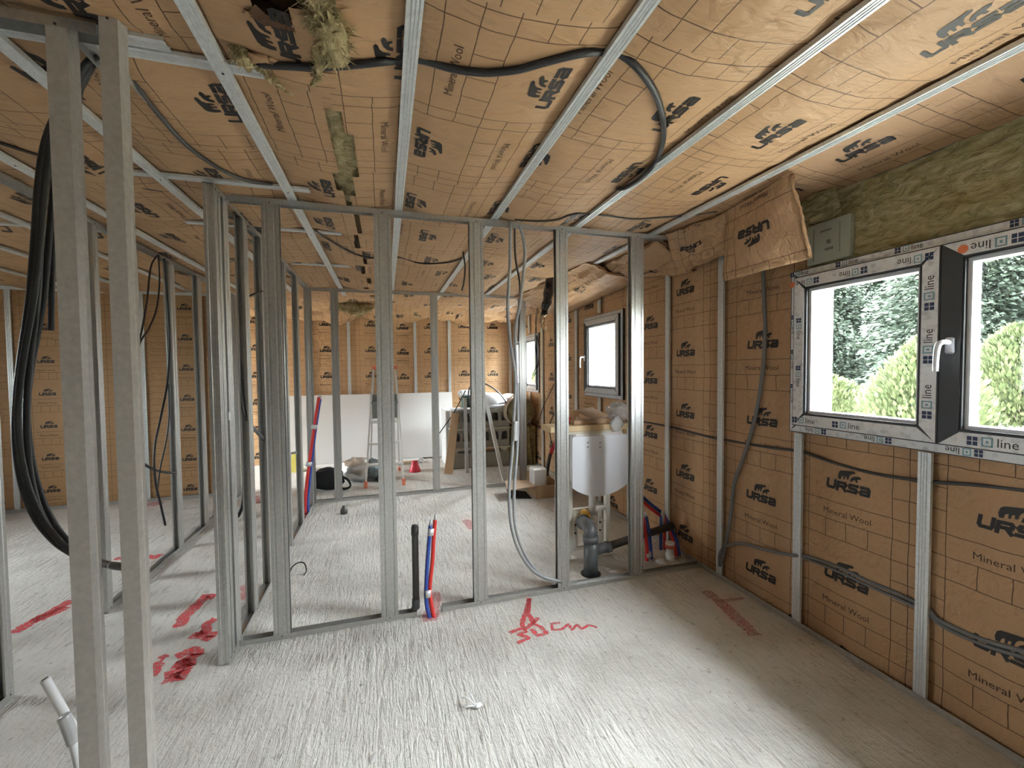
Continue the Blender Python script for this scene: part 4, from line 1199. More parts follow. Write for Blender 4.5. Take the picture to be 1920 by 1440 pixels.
# right corner bundles
pexpair('red and blue pipe bundle standing right behind the last front stud', [P(1206, 970, 1, 2.86), P(1210, 1000, 1, 2.86), P(1213, 1030, 1, 2.86), P(1212, 1066, 1, 2.86)],
        [P(1211, 968, 1, 2.88), P(1217, 1000, 1, 2.88), P(1220, 1030, 1, 2.88), P(1222, 1064, 1, 2.88)], .014, [(P(1216, 1036, 1, 2.86), P(1217, 1043, 1, 2.86), .032)])
pexpair('blue and red pipe bundle in the right corner, silver tape on its tip', [P(1246, 968, 1, 3.0), P(1246, 1000, 1, 3.0), P(1246, 1045, 1, 3.0)],
        [P(1240, 966, 1, 3.0), P(1239, 1000, 1, 3.0), P(1239, 1045, 1, 3.0)], .013, [(P(1243, 960, 1, 3.0), P(1243, 985, 1, 3.0), .024)], False)
pexpair('blue and red pipe bundle arching down along the printed wall to the corner', [P(1200, 937, 1, 3.12), P(1222, 955, 1, 3.10), P(1240, 970, 1, 3.08), P(1256, 995, 1, 3.0), P(1264, 1020, 1, 2.90), P(1268, 1042, 1, 2.84)],
        [P(1202, 930, 1, 3.12), P(1226, 950, 1, 3.10), P(1244, 965, 1, 3.08), P(1258, 990, 1, 3.0), P(1269, 1015, 1, 2.90), P(1274, 1044, 1, 2.84)], .014, [(P(1270, 1042, 1, 2.84), P(1271, 1052, 1, 2.84), .03)], False)
MB_ = MB(); MB_.lathe([(.03, 0), (.034, .01), (.034, .05), (.028, .06), (.028, .12), (.036, .125), (.036, .145), (.0, .146)], P(1256, 1050, 2, 0), 14)
o = tag(MB_.build('floor_stub_pipe', WPL, None, True), 'small white capped floor stub among the corner pipes', 'pipe cap')
MB_ = MB(); MB_.lathe([(.037, .10), (.039, .10), (.039, .128), (.0, .128)], P(1256, 1050, 2, 0), 14); MB_.build('red_ring', SALM, o, True)
# soil stack
sx, sy = P(1106, 1082, 2, 0).x + .03, 2.80
t = thing('soil_pipe', 'grey soil pipe standing on the floor with an elbow into the toilet frame', 'pipe', (sx, sy, 0))
Z = lambda py: P(1108, py, 1, sy).z
MB().tube([(sx, sy, 0), (sx, sy, .10), (sx + .002, sy, Z(1012))], .053, 20, smooth=False).build('pipe_body', PVC, t, True)
MB().tube([(sx, sy, Z(1016)), (sx, sy, Z(1004))], .058, 20, smooth=False).build('pipe_collar', PVC, t, True)
MB().tube([(sx, sy, Z(1006)), P(1107, 994, 1, sy + .01), P(1103, 986, 1, sy + .06), P(1097, 982, 1, sy + .13), P(1094, 979, 1, sy + .18)], .051, 18, sub=5).build('pipe_elbow', PVC, t, True)
MB().tube([P(1095, 980, 1, sy + .16), P(1093, 978, 1, sy + .20)], .059, 18, smooth=False).build('pipe_collar', PVC, t, True)
MB().tube([P(1094, 979, 1, sy + .18), P(1090, 972, 1, sy + .27)], .042, 16, smooth=False).build('ochre_socket', ORP, t, True)
MB().tube([(sx + .03, sy, .175), (sx + .155, sy + .01, .18)], .038, 16, smooth=False).build('side_stub', PVC, t, True)
MB().tube([(sx + .13, sy + .01, .178), (sx + .165, sy + .012, .18)], .042, 16, smooth=False).build('pipe_collar', PVC, t, True)
MB().lathe([(.075, 0.0), (.075, .004), (.055, .005)], (sx, sy, .0005), 20).build('floor_sleeve', SEAL, t, True)
tag(MB().tube([(sx + .15, sy + .012, .18), (1.85, 2.87, .195), (2.255, 2.95, .21)], .030, 12, smooth=False).build('branch_pipe', PVCD, None, True), 'dark branch pipe running right from the soil pipe into the wall corner', 'pipe')
# rubble by the stack
for (px, py, s, mm, lab) in ((1075, 1090, .05, PLB, 'pale mortar crumb left of the soil pipe foot'), (1150, 1068, .06, PLB, 'pale mortar crumb right of the soil pipe foot'), (1240, 1052, .05, PLB, 'pale crumb among the corner pipes'), (1278, 1048, .05, BLOCK, 'grey crumb in the right corner')):
    c = P(px, py, 2, 0.006); mb = MB(); mb.lathe([(s * .9, -.006), (s, 0.0), (s * .6, .012), (s * .1, .016)], c, 9)
    mb.v = [(a + .02 * nz(a * 30, b * 30), b + .02 * nz(a * 30, b * 30, 4), c_) for a, b, c_ in mb.v]
    tag(mb.build('rubble_piece', mm), lab, 'rubble')

# ------------------------------------------------------------------ wall-hung toilet frame
FY = 3.08
t = thing('toilet_support_frame', 'white steel toilet support frame with a white board front, behind the front stud frame', 'plumbing frame', (1.6, FY, 0))
def X_(px): return P(px, 950, 1, FY).x
def Z_(py): return P(1110, py, 1, FY).z
xl, xr = X_(1068) - .0, X_(1138)
for x in (xl, xr):
    MB().bbox((x - .02, FY - .02, 0.05), (x + .02, FY + .02, .98), .003).build('upright', WPAINT, t)
    MB().bbox((x - .011, FY - .011, 0.004), (x + .011, FY + .011, .12), .002).build('leg', WPAINT, t)
    MB().bbox((x - .045, FY - .03, 0.0), (x + .045, FY + .03, .005), .001).build('foot_plate', WPAINT, t)
for z in (Z_(954), Z_(1022)): MB().bbox((xl, FY - .017, z - .018), (xr, FY + .017, z + .018), .003).build('crossbar', WPAINT, t)
MB().bbox((xl, FY - .02, .95), (xr, FY + .02, .99), .003).build('crossbar', WPAINT, t)
for x in (X_(1076), X_(1122)):
    o = MB().bbox((x - .016, FY - .026, Z_(1022)), (x + .016, FY - .016, Z_(954)), .003).build('bracket_plate', WPAINT, t)
    for py in (978, 993): MB().cyl((x, FY - .027, Z_(py)), (x, FY - .030, Z_(py)), .008, n=10).build('bolt_hole', SEAL, o)
    MB().cyl((x, FY - .02, Z_(970)), (x, FY - .10, Z_(970)), .006, n=8).build('threaded_rod', TAPE, o)
# white board with rounded lower edge
xa, xb = X_(1061), X_(1161); zt, zb, zm = Z_(812), Z_(922), Z_(903)
pts = [(xa + .012, zt), (xb - .012, zt), (xb, zt - .012), (xb, zm)]
for k in range(1, 12):
    a = k / 12; pts.append((xb + (xa - xb) * a, zm - (zm - zb) * math.sin(PI * a) ** .8))
pts += [(xa, zm), (xa, zt - .012)]
mb = MB(); mb.extrude(pts, (0, FY - .13, 0), (0, FY - .115, 0), (1, 0, 0), (0, 0, 1)); bdp = mb.build('front_board', PANEL, t)
for px in (1102, 1125):
    for py in (830, 838):
        q = P(px, py, 1, FY - .13); MB().cyl(q, q + Vector((0, -.002, 0)), .005, n=8).build('screw_hole', SEAL, bdp)
mb = MB(); mb.bbox((xa + .02, FY - .114, zb + .10), (xb - .02, FY - .02, zt + .02), .02); mb.build('cistern', WPL, t)
for (px, py) in ((1062, 846), (1161, 905), (1163, 820)):
    q = P(px, py, 1, FY - .12); MB().bbox(q + Vector((-.006, -.008, -.018)), q + Vector((.010, .01, .018)), .002).build('clip', TAPE, t)
MB().tube([(X_(1105), FY - .05, zb + .12), (X_(1105), FY - .05, Z_(960))], .028, 16, smooth=False).build('flush_pipe', WPL, t, True)
MB().tube([(X_(1105), FY - .05, Z_(962)), (X_(1104), FY - .055, Z_(972)), (X_(1098), FY - .10, Z_(980))], [.030, .042, .034], 14).build('flush_elbow', WPL, t, True)
MB().tube([(X_(1092), FY - .02, Z_(957)), (X_(1092), FY - .08, Z_(960))], .033, 14, smooth=False).build('ochre_cap', ORP, t, True)
MB().bbox((xa - .06, FY - .10, zt + .012), (xb - .03, FY + .06, zt + .035), .003).build('top_board', DRUM, t)
zp = Z_(812) + .036
plank = tag(MB().bbox((X_(1030) - .03, FY - .11, zp), (X_(1183), FY + .08, zp + .045), .004).build('wooden_plank', WOOD), 'pale pine plank laid across the top of the toilet frame', 'plank')
zq = zp + .046
t = thing('cardboard_box', 'open flattened cardboard box lying on the pine plank', 'box', (X_(1095), FY, zq))
MB().bbox((X_(1070), FY - .07, zq), (X_(1135), FY + .07, zq + .035), .003).build('box_body', CARD, t)
mb = MB(); c = [Vector(q) for q in ((X_(1084), FY + .06, zq + .10), (X_(1122), FY + .10, zq + .115), (X_(1131), FY - .10, zq + .06), (X_(1095), FY - .12, zq + .045))]
mb.add(c + [q + Vector((0, 0, .004)) for q in c], [(3, 2, 1, 0), (4, 5, 6, 7)] + [(i, (i + 1) % 4, (i + 1) % 4 + 4, i + 4) for i in range(4)]); mb.build('box_flap', CARDP, t)
mb = MB(); c = [Vector(q) for q in ((X_(1070), FY - .07, zq + .035), (X_(1070), FY + .07, zq + .035), (X_(1082), FY + .07, zq + .10), (X_(1084), FY - .05, zq + .10))]
mb.add(c + [q + Vector((.004, 0, 0)) for q in c], [(3, 2, 1, 0), (4, 5, 6, 7)] + [(i, (i + 1) % 4, (i + 1) % 4 + 4, i + 4) for i in range(4)]); mb.build('box_flap', CARD, t)
def crumple(name, c, rad, m, lab, cat, seed, fl=1.0, amp=.35, parent=None, seg=(18, 12)):
    mb = MB(); c = Vector(c); n1, n2 = seg
    rx, ry, rz = rad
    vs = []
    for j in range(n2 + 1):
        ph = PI * j / n2
        for i in range(n1):
            th = 2 * PI * i / n1
            d = Vector((math.sin(ph) * math.cos(th), math.sin(ph) * math.sin(th), math.cos(ph)))
            k = 1 + amp * nz(d.x * 2.2 + seed, d.y * 2.2, d.z * 2.2) + amp * .5 * nz(d.x * 6, d.y * 6 + seed, d.z * 6)
            z = d.z * rz * k
            vs.append(c + Vector((d.x * rx * k, d.y * ry * k, max(z, -rz * fl))))
    F = [(j * n1 + i, j * n1 + (i + 1) % n1, (j + 1) * n1 + (i + 1) % n1, (j + 1) * n1 + i) for j in range(n2) for i in range(n1)]
    mb.add(vs, F)
    o = mb.build(name, m, parent, True)
    if lab: tag(o, lab, cat)
    return o
crumple('plastic_bag', (X_(1158), FY - .02, zq + .075), (.11, .09, .085), CLEARP, 'crumpled clear plastic bag on the right end of the pine plank', 'bag', 3, .85, .5)
crumple('plastic_bag', (X_(1142), FY - .125, zq + .0), (.05, .012, .06), CLEARP, 'small clear plastic bag hanging over the front edge of the pine plank', 'bag', 8, 1, .4)
tag(MB().cyl((X_(1075), FY + .02, zq), (X_(1075), FY + .02, zq + .05), .03, .026, 14).build('red_cup', REDP, None, True), 'small red cap beside the cardboard box on the plank', 'cap')

# ------------------------------------------------------------------ middle room: objects before the back wall
# leaning plasterboard sheet
pxl, pxr = P(535, 740, 1, 7.6).x, P(847, 735, 1, 7.6).x
zt = 1.125
c0 = [(pxl, 7.35, .03), (pxr, 7.35, .03), (pxr, 7.60, zt), (pxl, 7.60, zt)]
def slab(c, th, m, name, par=None):
    c = [Vector(q) for q in c]; nn = (c[1] - c[0]).cross(c[3] - c[0]).normalized() * th
    mb = MB(); mb.add(c + [q - nn for q in c], [(0, 1, 2, 3), (7, 6, 5, 4)] + [(i, i + 4, (i + 1) % 4 + 4, (i + 1) % 4) for i in range(4)])
    return mb.build(name, m, par)
tag(slab(c0, .013, PLB, 'plasterboard_sheet'), 'long white plasterboard sheet leaning on the back wall', 'board')
tag(MB().bbox((pxl, 7.05, 0), (.55, 7.33, .03), .003).build('board_offcut', PLB), 'flat board offcut lying on the floor at the foot of the plasterboard', 'board')
tag(MB().bbox((.05, 6.98, .031), (.45, 7.03, .055), .003).build('batten', WOOD), 'thin batten lying in front of the plasterboard foot', 'batten')
# step ladder
lx, ly = .0, 5.76
t = thing('stepladder', 'aluminium stepladder with orange feet standing in front of the plasterboard', 'ladder', (-.03, 5.9, 0))
TL, TR = P(700, 690, 1, 6.1), P(742, 690, 1, 6.1)
BL, BR = P(686, 912, 1, 5.78), P(757, 908, 1, 5.78); BL.z = BR.z = 0
def bar(a, b, w_, d_, m, name, par):
    a, b = Vector(a), Vector(b); T = (b - a).normalized(); X = Vector((1, 0, 0)); X = (X - T * X.dot(T)).normalized(); Y = T.cross(X)
    poly = [(-w_ / 2, -d_ / 2), (w_ / 2, -d_ / 2), (w_ / 2, d_ / 2), (-w_ / 2, d_ / 2)]
    mb = MB(); mb.extrude(poly, a, b, X, Y); return mb.build(name, m, par)
for (a, b) in ((BL, TL), (BR, TR)):
    bar(a + Vector((0, 0, .03)), b, .022, .055, ALU, 'front_rail', t)
    MB().bbox(a + Vector((-.022, -.035, 0)), a + Vector((.022, .035, .085)), .004).build('foot', SALM, t)
for (a, b) in ((Vector((BL.x + .03, 6.62, 0)), TL + Vector((0, .10, -.03))), (Vector((BR.x - .03, 6.62, 0)), TR + Vector((0, .10, -.03)))):
    bar(a + Vector((0, 0, .02)), b, .02, .03, ALU, 'rear_rail', t)
    MB().bbox(a + Vector((-.018, -.025, 0)), a + Vector((.018, .025, .06)), .004).build('foot', SALM, t)
def lad(z): k = z / TL.z; return BL.lerp(TL, k), BR.lerp(TR, k)
for z in (.28, .55, .83):
    a, b = lad(z); MB().bbox((a.x, a.y - .03, z - .012), (b.x, b.y + .05, z + .012), .003).build('step', ALU, t)
a, b = lad(1.08); MB().bbox((a.x, a.y - .03, 1.07), (b.x, b.y + .24, 1.10), .003).build('platform', TREAD, t)
mb = MB(); c = [(a.x + .01, a.y + .14, .86), (b.x - .01, a.y + .14, .86), (b.x - .01, a.y + .02, 1.20), (a.x + .01, a.y + .02, 1.20)]
slab(c, .01, TREAD, 'tool_tray', t)
MB().bbox((TL.x - .02, TL.y - .04, TL.z - .02), (TR.x + .02, TR.y + .12, TL.z + .03), .008).build('top_bar', SALM, t)
# bags
q = P(614, 922, 2, 0)
t = thing('tool_bag', 'black fabric bag slumped on the floor left of the stepladder', 'bag', (q.x, q.y + .1, 0))
crumple('bag_body', (q.x, q.y + .12, .135), (.20, .15, .14), BLACKF, None, None, 2, .96, .18, t)
for dy in (0, .05):
    MB().tube([(q.x + .16, q.y + .05 + dy, .16), (q.x + .24, q.y + .02 + dy, .12), (q.x + .27, q.y + dy, .04), (q.x + .20, q.y + .0 + dy, .012), (q.x + .13, q.y + .03 + dy, .03)], .010, 8).build('handle', BLACKF, t, True)
q = P(668, 908, 2, 0)
t = thing('foil_bag', 'crumpled silver sack with a slate printed end lying beside the black bag', 'bag', (q.x + .05, q.y + .1, 0))
crumple('bag_body', (q.x + .02, q.y + .17, .155), (.24, .17, .155), SILV, None, None, 5, .96, .32, t, (26, 18))
crumple('printed_end', (q.x + .22, q.y + .15, .16), (.10, .16, .145), SLATE, None, None, 7, .96, .18, t)
crumple('foil_scrap', (P(712, 900, 2, 0).x + .03, P(712, 900, 2, 0).y, .06), (.09, .07, .08), SILV, 'loose crumpled foil scrap at the left foot of the stepladder', 'scrap', 11, .7, .6)
q = P(551, 886, 2, 0)
mb = MB(); mb.add([q + Vector(v) for v in ((-.12, 0, 0), (.13, .0, 0), (.02, .05, .30), (-.10, .04, .20), (-.12, .12, 0), (.13, .12, 0), (.02, .07, .30), (-.10, .07, .20))], [(0, 1, 2, 3), (7, 6, 5, 4), (0, 3, 7, 4), (1, 5, 6, 2), (3, 2, 6, 7), (0, 4, 5, 1)])
tag(mb.build('yellow_sack', YEL), 'small pale yellow sack on the floor seen through the far doorway', 'bag')
q = P(778, 884, 2, 0)
t = thing('red_funnel', 'small red plastic funnel on the floor right of the stepladder', 'funnel', (q.x, q.y, 0))
MB().lathe([(.085, 0), (.088, .012), (.06, .09), (.045, .14), (.05, .16), (.0, .162)], q, 14).build('funnel_body', REDP, t, True)
MB().tube([q + Vector((.03, .05, .12)), q + Vector((.10, .1, .17)), q + Vector((.13, .12, .14))], .018, 8).build('white_rag', WPL, t, True)
tag(MB().lathe([(.035, 0), (.037, .03), (.03, .06), (.018, .065), (.018, .085), (.0, .086)], P(645, 963, 2, 0), 12).build('floor_stub', PVCD, None, True), 'small dark pipe stub standing alone on the floor between the two cross frames', 'pipe cap')
# hollow block stack
def hollow_block(c, name, lab, grp, solid=False):
    L_, W_, H_ = .455, .20, .28
    x, y, z = c
    mb = MB()
    if solid:
        mb.bbox((x, y, z), (x + L_, y + W_, z + .235), .012)
        return tag(mb.build(name, BLOCK), lab, 'block', grp)
    mb.bbox((x, y, z + H_ - .045), (x + L_, y + W_, z + H_), .004)
    mb.bbox((x, y, z), (x + L_, y + W_, z + .105), .004)
    mb.bbox((x, y + W_ - .03, z + .104), (x + L_, y + W_, z + H_ - .044), .003)
    n_ = 3; pitch = L_ / n_
    for k in range(n_ + 1):                       # webs flare towards the top so the openings read as arches
        xc = x + k * pitch
        lo = xc - (.022 if k else 0); hi = xc + (.022 if k < n_ else 0)
        lo2 = lo - (.018 if k else 0); hi2 = hi + (.018 if k < n_ else 0)
        mb.extrude([(lo, .104), (hi, .104), (hi, .185), (hi2, H_ - .044), (lo2, H_ - .044), (lo, .185)], (0, y + .004, z), (0, y + W_ - .031, z), (1, 0, 0), (0, 0, 1))
    return tag(mb.build(name, BLOCK), lab, 'block', grp)
GB = 'concrete blocks stacked in the far corner'
BY = 6.42
bx0 = P(848, 880, 1, BY).x
for k in range(2):
    sd = ['left', 'right'][k]
    hollow_block((bx0 + k * .46, BY, 0), 'concrete_block', '%s solid block at the bottom of the far corner stack' % sd, GB, True)
    hollow_block((bx0 + k * .46, BY, .315), 'hollow_block', '%s arched hollow block in the middle row of the far corner stack' % sd, GB)
    hollow_block((bx0 + k * .46, BY, .612), 'hollow_block', '%s arched hollow block in the top row of the far corner stack' % sd, GB)
for i_, (z, zz) in enumerate(((.296, .314), (.596, .611))):
    tag(MB().bbox((bx0 - .02, BY - .012, z), (bx0 + .93, BY + .21, zz), .003).build('spacer_board', DRUM), '%s thin board between rows of the block stack' % ['lower', 'upper'][i_], 'board', 'spacer boards of the block stack')
for k, x_ in enumerate((.04, .43, .82)):
    tag(MB().bbox((bx0 + x_, BY + .03, .236), (bx0 + x_ + .06, BY + .19, .295), .003).build('timber_spacer', DRUM), '%s wooden spacer on the solid bottom blocks of the stack' % ['left', 'middle', 'right'][k], 'spacer', 'timber spacers under the hollow blocks')
tag(MB().bbox((bx0 - .06, BY + .25, 0), (bx0 + .34, BY + .75, .88), .01).build('cupboard_carcass', PLB), 'pale box carcass standing at the left behind the block stack', 'box')
ztop = .893
# things on the stack
t = thing('work_light_case', 'dark green ribbed machine case on top of the block stack', 'tool', (bx0 + .28, BY + .1, ztop))
MB().bbox((bx0 + .17, BY + .01, ztop), (bx0 + .37, BY + .18, ztop + .20), .015).build('case_body', GREENM, t)
for k in range(6): MB().box((bx0 + .19, BY + .004, ztop + .02 + k * .028), (bx0 + .35, BY + .011, ztop + .032 + k * .028)).build('vent_rib', BLACKC, t)
tag(MB().bbox((bx0 + .14, BY + .06, ztop + .201), (bx0 + .42, BY + .30, ztop + .31), .04).build('white_sack', WPL, None, True), 'white sack draped on the green case', 'sack')
t = thing('plaster_sack', 'bulky white paper sack slumped behind the rolled sleeves on the stack', 'sack', (bx0 + .7, BY + .25, ztop))
crumple('sack_body', (bx0 + .64, BY + .14, ztop + .12), (.24, .08, .14), WPL, None, None, 4, .8, .25, t)
GT = 'pale rolled tubes on the block stack'
for i, (a, b) in enumerate((((.50, .10, .035), (.98, .05, .14)), ((.50, .06, .03), (.98, .02, .07)), ((-.02, -.02, .02), (.40, .03, .03)), ((.52, .14, .07), (.95, .12, .19)))):
    a_ = Vector((bx0 + a[0], BY + a[1], ztop + a[2])); b_ = Vector((bx0 + b[0], BY + b[1], ztop + b[2]))
    tag(MB().tube([a_, b_], .022, 12, smooth=False).build('rolled_tube', WPL, None, True), ['lowest sloping pale tube lying on the right of the stack', 'level pale tube along the front of the stack', 'pale tube end sticking out left of the stack', 'upper sloping pale tube against the white sack'][i], 'tube', GT)
cable('stack_hose', 'dark hose arching over the top of the block stack', 'hose', [P(885, 830, 1, BY - .05), P(883, 770, 1, BY - .05), P(878, 740, 1, BY - .05), P(884, 722, 1, BY - .05), P(900, 718, 1, BY - .05), P(915, 722, 1, BY - .05), P(935, 736, 1, BY - .05), P(952, 760, 1, BY - .05), P(962, 788, 1, BY - .05)], .011, BLACKC)
cable('stack_hose', 'dark rod leaning across the left end of the block stack', 'rod', [P(873, 732, 1, BY - .06), P(850, 775, 1, BY - .06), P(822, 815, 1, BY - .06)], .008, BLACKC)
slab([P(833, 888, 1, 6.15) * 1, P(849, 889, 1, 6.15), P(861, 776, 1, 6.33), P(847, 773, 1, 6.33)], .02, CARD, 'brown_board')
tag(bpy.data.objects['brown_board'], 'long brown board leaning on the left of the block stack', 'board')
def lean_stud(a, b, lab):
    a, b = Vector(a), Vector(b); T = (b - a).normalized(); X = Vector((1, 0, 0)); X = (X - T * X.dot(T)).normalized(); Y = T.cross(X)
    mb = MB(); mb.extrude(furring(.05, .03), a, b, X, Y)
    tag(mb.build('loose_profile', GALVW), lab, 'metal profile', 'loose steel profiles leaning on the block stack')
a = P(876, 887, 2, 0); lean_stud(a, P(872, 746, 1, BY - .05), 'upright loose steel profile leaning on the front of the stack')
a = P(946, 903, 2, 0); lean_stud(a, P(911, 748, 1, BY - .05), 'slanting loose steel profile propped across the right half of the stack')
# insulation roll and batts
t = thing('insulation_roll_bundle', 'big round roll of yellow green insulation standing on batts in the far corner', 'insulation', (2.05, 6.7, .6))
rc = Vector((2.10, 6.55, 0)); rc = P(980, 771, 1, 6.3); rc.x = min(rc.x, 2.0)
mb = MB(); mb.tube([rc, rc + Vector((.03, .75, 0))], .225, 30, smooth=False); mb.v = [tuple(Vector(p) + Vector((nz(p[0] * 9, p[1] * 9, p[2] * 9), 0, nz(p[0] * 9, p[2] * 9, 4))) * .012) for p in mb.v]
mb.build('wool_core', WOOL, t, True)
mb = MB()
ring = []
for k in range(30):
    a = 2 * PI * k / 30; ring.append((.232 * math.cos(a), .232 * math.sin(a)))
vs = [rc + Vector((a, -.02, b)) for a, b in ring] + [rc + Vector((a * 1.04 + .03, .77, b * 1.04)) for a, b in ring]
vs += [rc + Vector((a * .95, -.02, b * .95)) for a, b in ring]
mb.add(vs, [(i, (i + 1) % 30, (i + 1) % 30 + 30, i + 30) for i in range(30)] + [(i, i + 60, (i + 1) % 30 + 60, (i + 1) % 30) for i in range(30)])
mb.build('paper_wrap', CARDP, t, True)
GI = 'standing wool batts under the round roll'
zi = rc.z - .24
for k in range(4):
    mb = MB(); x = 1.905 + k * .093
    mb.bbox((x, 6.32, 0), (x + .088, 6.95, zi), .015)
    q_ = mb.build('wool_batt', WOOL, None, True)
    tag(q_, '%s yellow green wool batt standing in the far right corner' % ['leftmost', 'second', 'third', 'rightmost'][k], 'insulation', GI)
# cardboard box with white paper, centre right
q = P(1000, 928, 2, 0)
t = thing('cardboard_box', 'open brown cardboard box on the floor stuffed with white packing', 'box', (1.78, 4.75, 0))
bxA, bxB, byA, byB = 1.66, 1.97, 4.62, 4.92
MB().bbox((bxA, byA, 0), (bxB, byA + .006, .155), .001).build('box_side', CARD, t); MB().bbox((bxA, byB, 0), (bxB, byB + .006, .155), .001).build('box_side', CARD, t)
MB().bbox((bxA, byA, 0), (bxA + .006, byB, .155), .001).build('box_side', CARD, t); MB().bbox((bxB, byA, 0), (bxB + .006, byB, .155), .001).build('box_side', CARD, t)
MB().bbox((bxA, byA, 0), (bxB, byB, .006), .001).build('box_bottom', CARD, t)
slab([(bxA, byA, .155), (bxA, byB, .155), (bxA - .30, byB - .02, .175), (bxA - .34, byA + .03, .13)], .004, CARDP, 'box_flap', t)
slab([(bxA, byB, .155), (bxB, byB, .155), (bxB - .02, byB + .12, .24), (bxA + .02, byB + .12, .24)], .004, CARD, 'box_flap', t)
tag(MB().bbox((1.62, 4.70, .10), (1.80, 4.86, .34), .02, M=Matrix.Translation(Vector((.03, 0, 0)))).build('white_packing', WPL), 'white plastic packing block sticking out of the floor box', 'packing')
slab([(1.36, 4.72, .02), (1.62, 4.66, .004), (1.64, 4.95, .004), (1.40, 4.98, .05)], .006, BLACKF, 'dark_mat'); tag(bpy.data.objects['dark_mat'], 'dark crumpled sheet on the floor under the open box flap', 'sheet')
# red handled tool against the right wall
t = thing('red_tool', 'red and dark handled tool leaning on the printed wall behind the toilet frame', 'tool', (2.1, 5.0, 0))
MB().tube([P(1022, 918, 1, 4.95), P(1026, 880, 1, 4.98), P(1032, 850, 1, 5.0)], [.028, .026, .022], 10).build('tool_shaft', PVCD, t, True)
MB().tube([P(1030, 858, 1, 5.0), P(1038, 836, 1, 5.02), P(1046, 822, 1, 5.04)], [.024, .026, .020], 10).build('tool_grip', REDP, t, True)
MB().tube([P(1036, 840, 1, 5.0), P(1030, 800, 1, 5.06), P(1040, 775, 1, 5.1)], .006, 6).build('tool_hose', PVCD, t, True)

# ------------------------------------------------------------------ near floor bits
t = thing('white_conduit', 'two white plastic conduit ends taped together at the lower left', 'conduit', tuple(P(140, 1440, 1, 1.7)))
mb = MB(); mb.tube([P(84, 1273, 1, 1.70), P(100, 1300, 1, 1.70), P(125, 1345, 1, 1.70), P(150, 1385, 1, 1.72), P(160, 1420, 1, 1.74)], .0125, 14); mb.build('conduit_tube', WPL, t, True)
mb = MB(); a = P(84, 1273, 1, 1.70); d = (a - P(100, 1300, 1, 1.70)).normalized(); mb.cyl(a, a + d * .001, .009, n=12); mb.build('conduit_mouth', BROWNC, t)
low = P(150, 1440, 1, 1.68)
mb = MB(); mb.tube([P(122, 1345, 1, 1.68), P(132, 1378, 1, 1.68), P(140, 1400, 1, 1.68), P(147, 1430, 1, 1.68), Vector((low.x + .02, 1.68, .05)), Vector((low.x + .03, 1.68, .0))], .0125, 12); mb.build('conduit_tube', WPL, t, True)
mb = MB(); mb.tube([P(119, 1342, 1, 1.67), P(131, 1372, 1, 1.67), P(138, 1392, 1, 1.67)], .0165, 12, flat=.9); mb.build('tape_wrap', TAPE, t, True)
q = P(890, 1328, 2, 0)
t = thing('white_cable_tie', 'small white twisted scrap of plastic ties on the bare floor in front', 'scrap', tuple(q))
crumple('tie_knot', q + Vector((.012, .0, .008)), (.020, .014, .008), WPL, None, None, 3, .95, .6, t, (12, 8))
for (dx, dy, dz) in ((-.05, .035, .035), (-.02, .045, .04), (.03, .02, .004), (-.045, .0, .012)):
    MB().tube([q + Vector((.008, 0, .008)), q + Vector((dx * .6, dy * .6, dz + .004)), q + Vector((dx, dy, dz))], [.003, .0028, .002], 6).build('tie_end', WPL, t, True)
q = P(700, 1424, 2, .001)
slab([q + Vector((-.012, -.02, 0)), q + Vector((.012, -.016, .003)), q + Vector((.010, .022, .010)), q + Vector((-.014, .02, .002))], .001, PLB, 'paper_scrap'); tag(bpy.data.objects['paper_scrap'], 'tiny grey paper scrap on the floor at the bottom edge', 'scrap')

# ------------------------------------------------------------------ outside the windows
def gz(x, y=0):
    t_ = min(1, max(0, (x - 4.2) / 4.6)); return -.30 + .92 * t_ * t_ * (3 - 2 * t_)
mb = MB(); lin = [2.63, 3.2, 4, 4.8, 5.6, 6.4, 7.2, 8, 9, 11, 14, 20, 60]
for x0, x1 in zip(lin[:-1], lin[1:]):
    for y0 in range(-30, 40, 2):
        q = [(x0, y0), (x1, y0), (x1, y0 + 2), (x0, y0 + 2)]
        mb.add([(a, b, gz(a) + (.05 * nz(a * .6, b * .6) if 3 < a < 20 else 0)) for a, b in q], [(0, 1, 2, 3)])
mb.box((-60, -30, -.45), (-5.3, 40, -.25)); tag(mb.build('garden_ground', GRASS, None, True), None, None, None, 'structure')
# block wall of the neighbouring porch
for (wx0, wx1) in ((2.66, 3.55), (6.36, 6.80)):
    t = tag(MB().box((wx0 + .02, 5.02, -.25), (wx1 - .02, 5.20, 2.55)).build('block_wall', BLOCKO), None, None, None, 'structure')
    for r_ in range(11):
        z0 = -.2 + r_ * .25; xs = wx0
        cuts = [wx0, wx1] if wx1 - wx0 < .5 else ([wx0, wx0 + .5, wx1] if r_ % 2 else [wx0, wx0 + .25, wx0 + .75, wx1])
        for x0, x1 in zip(cuts[:-1], cuts[1:]):
            MB().bbox((x0, 5.0, z0), (x1 - .007, 5.205, z0 + .243), .004).build('wall_block', BLOCKO, t)

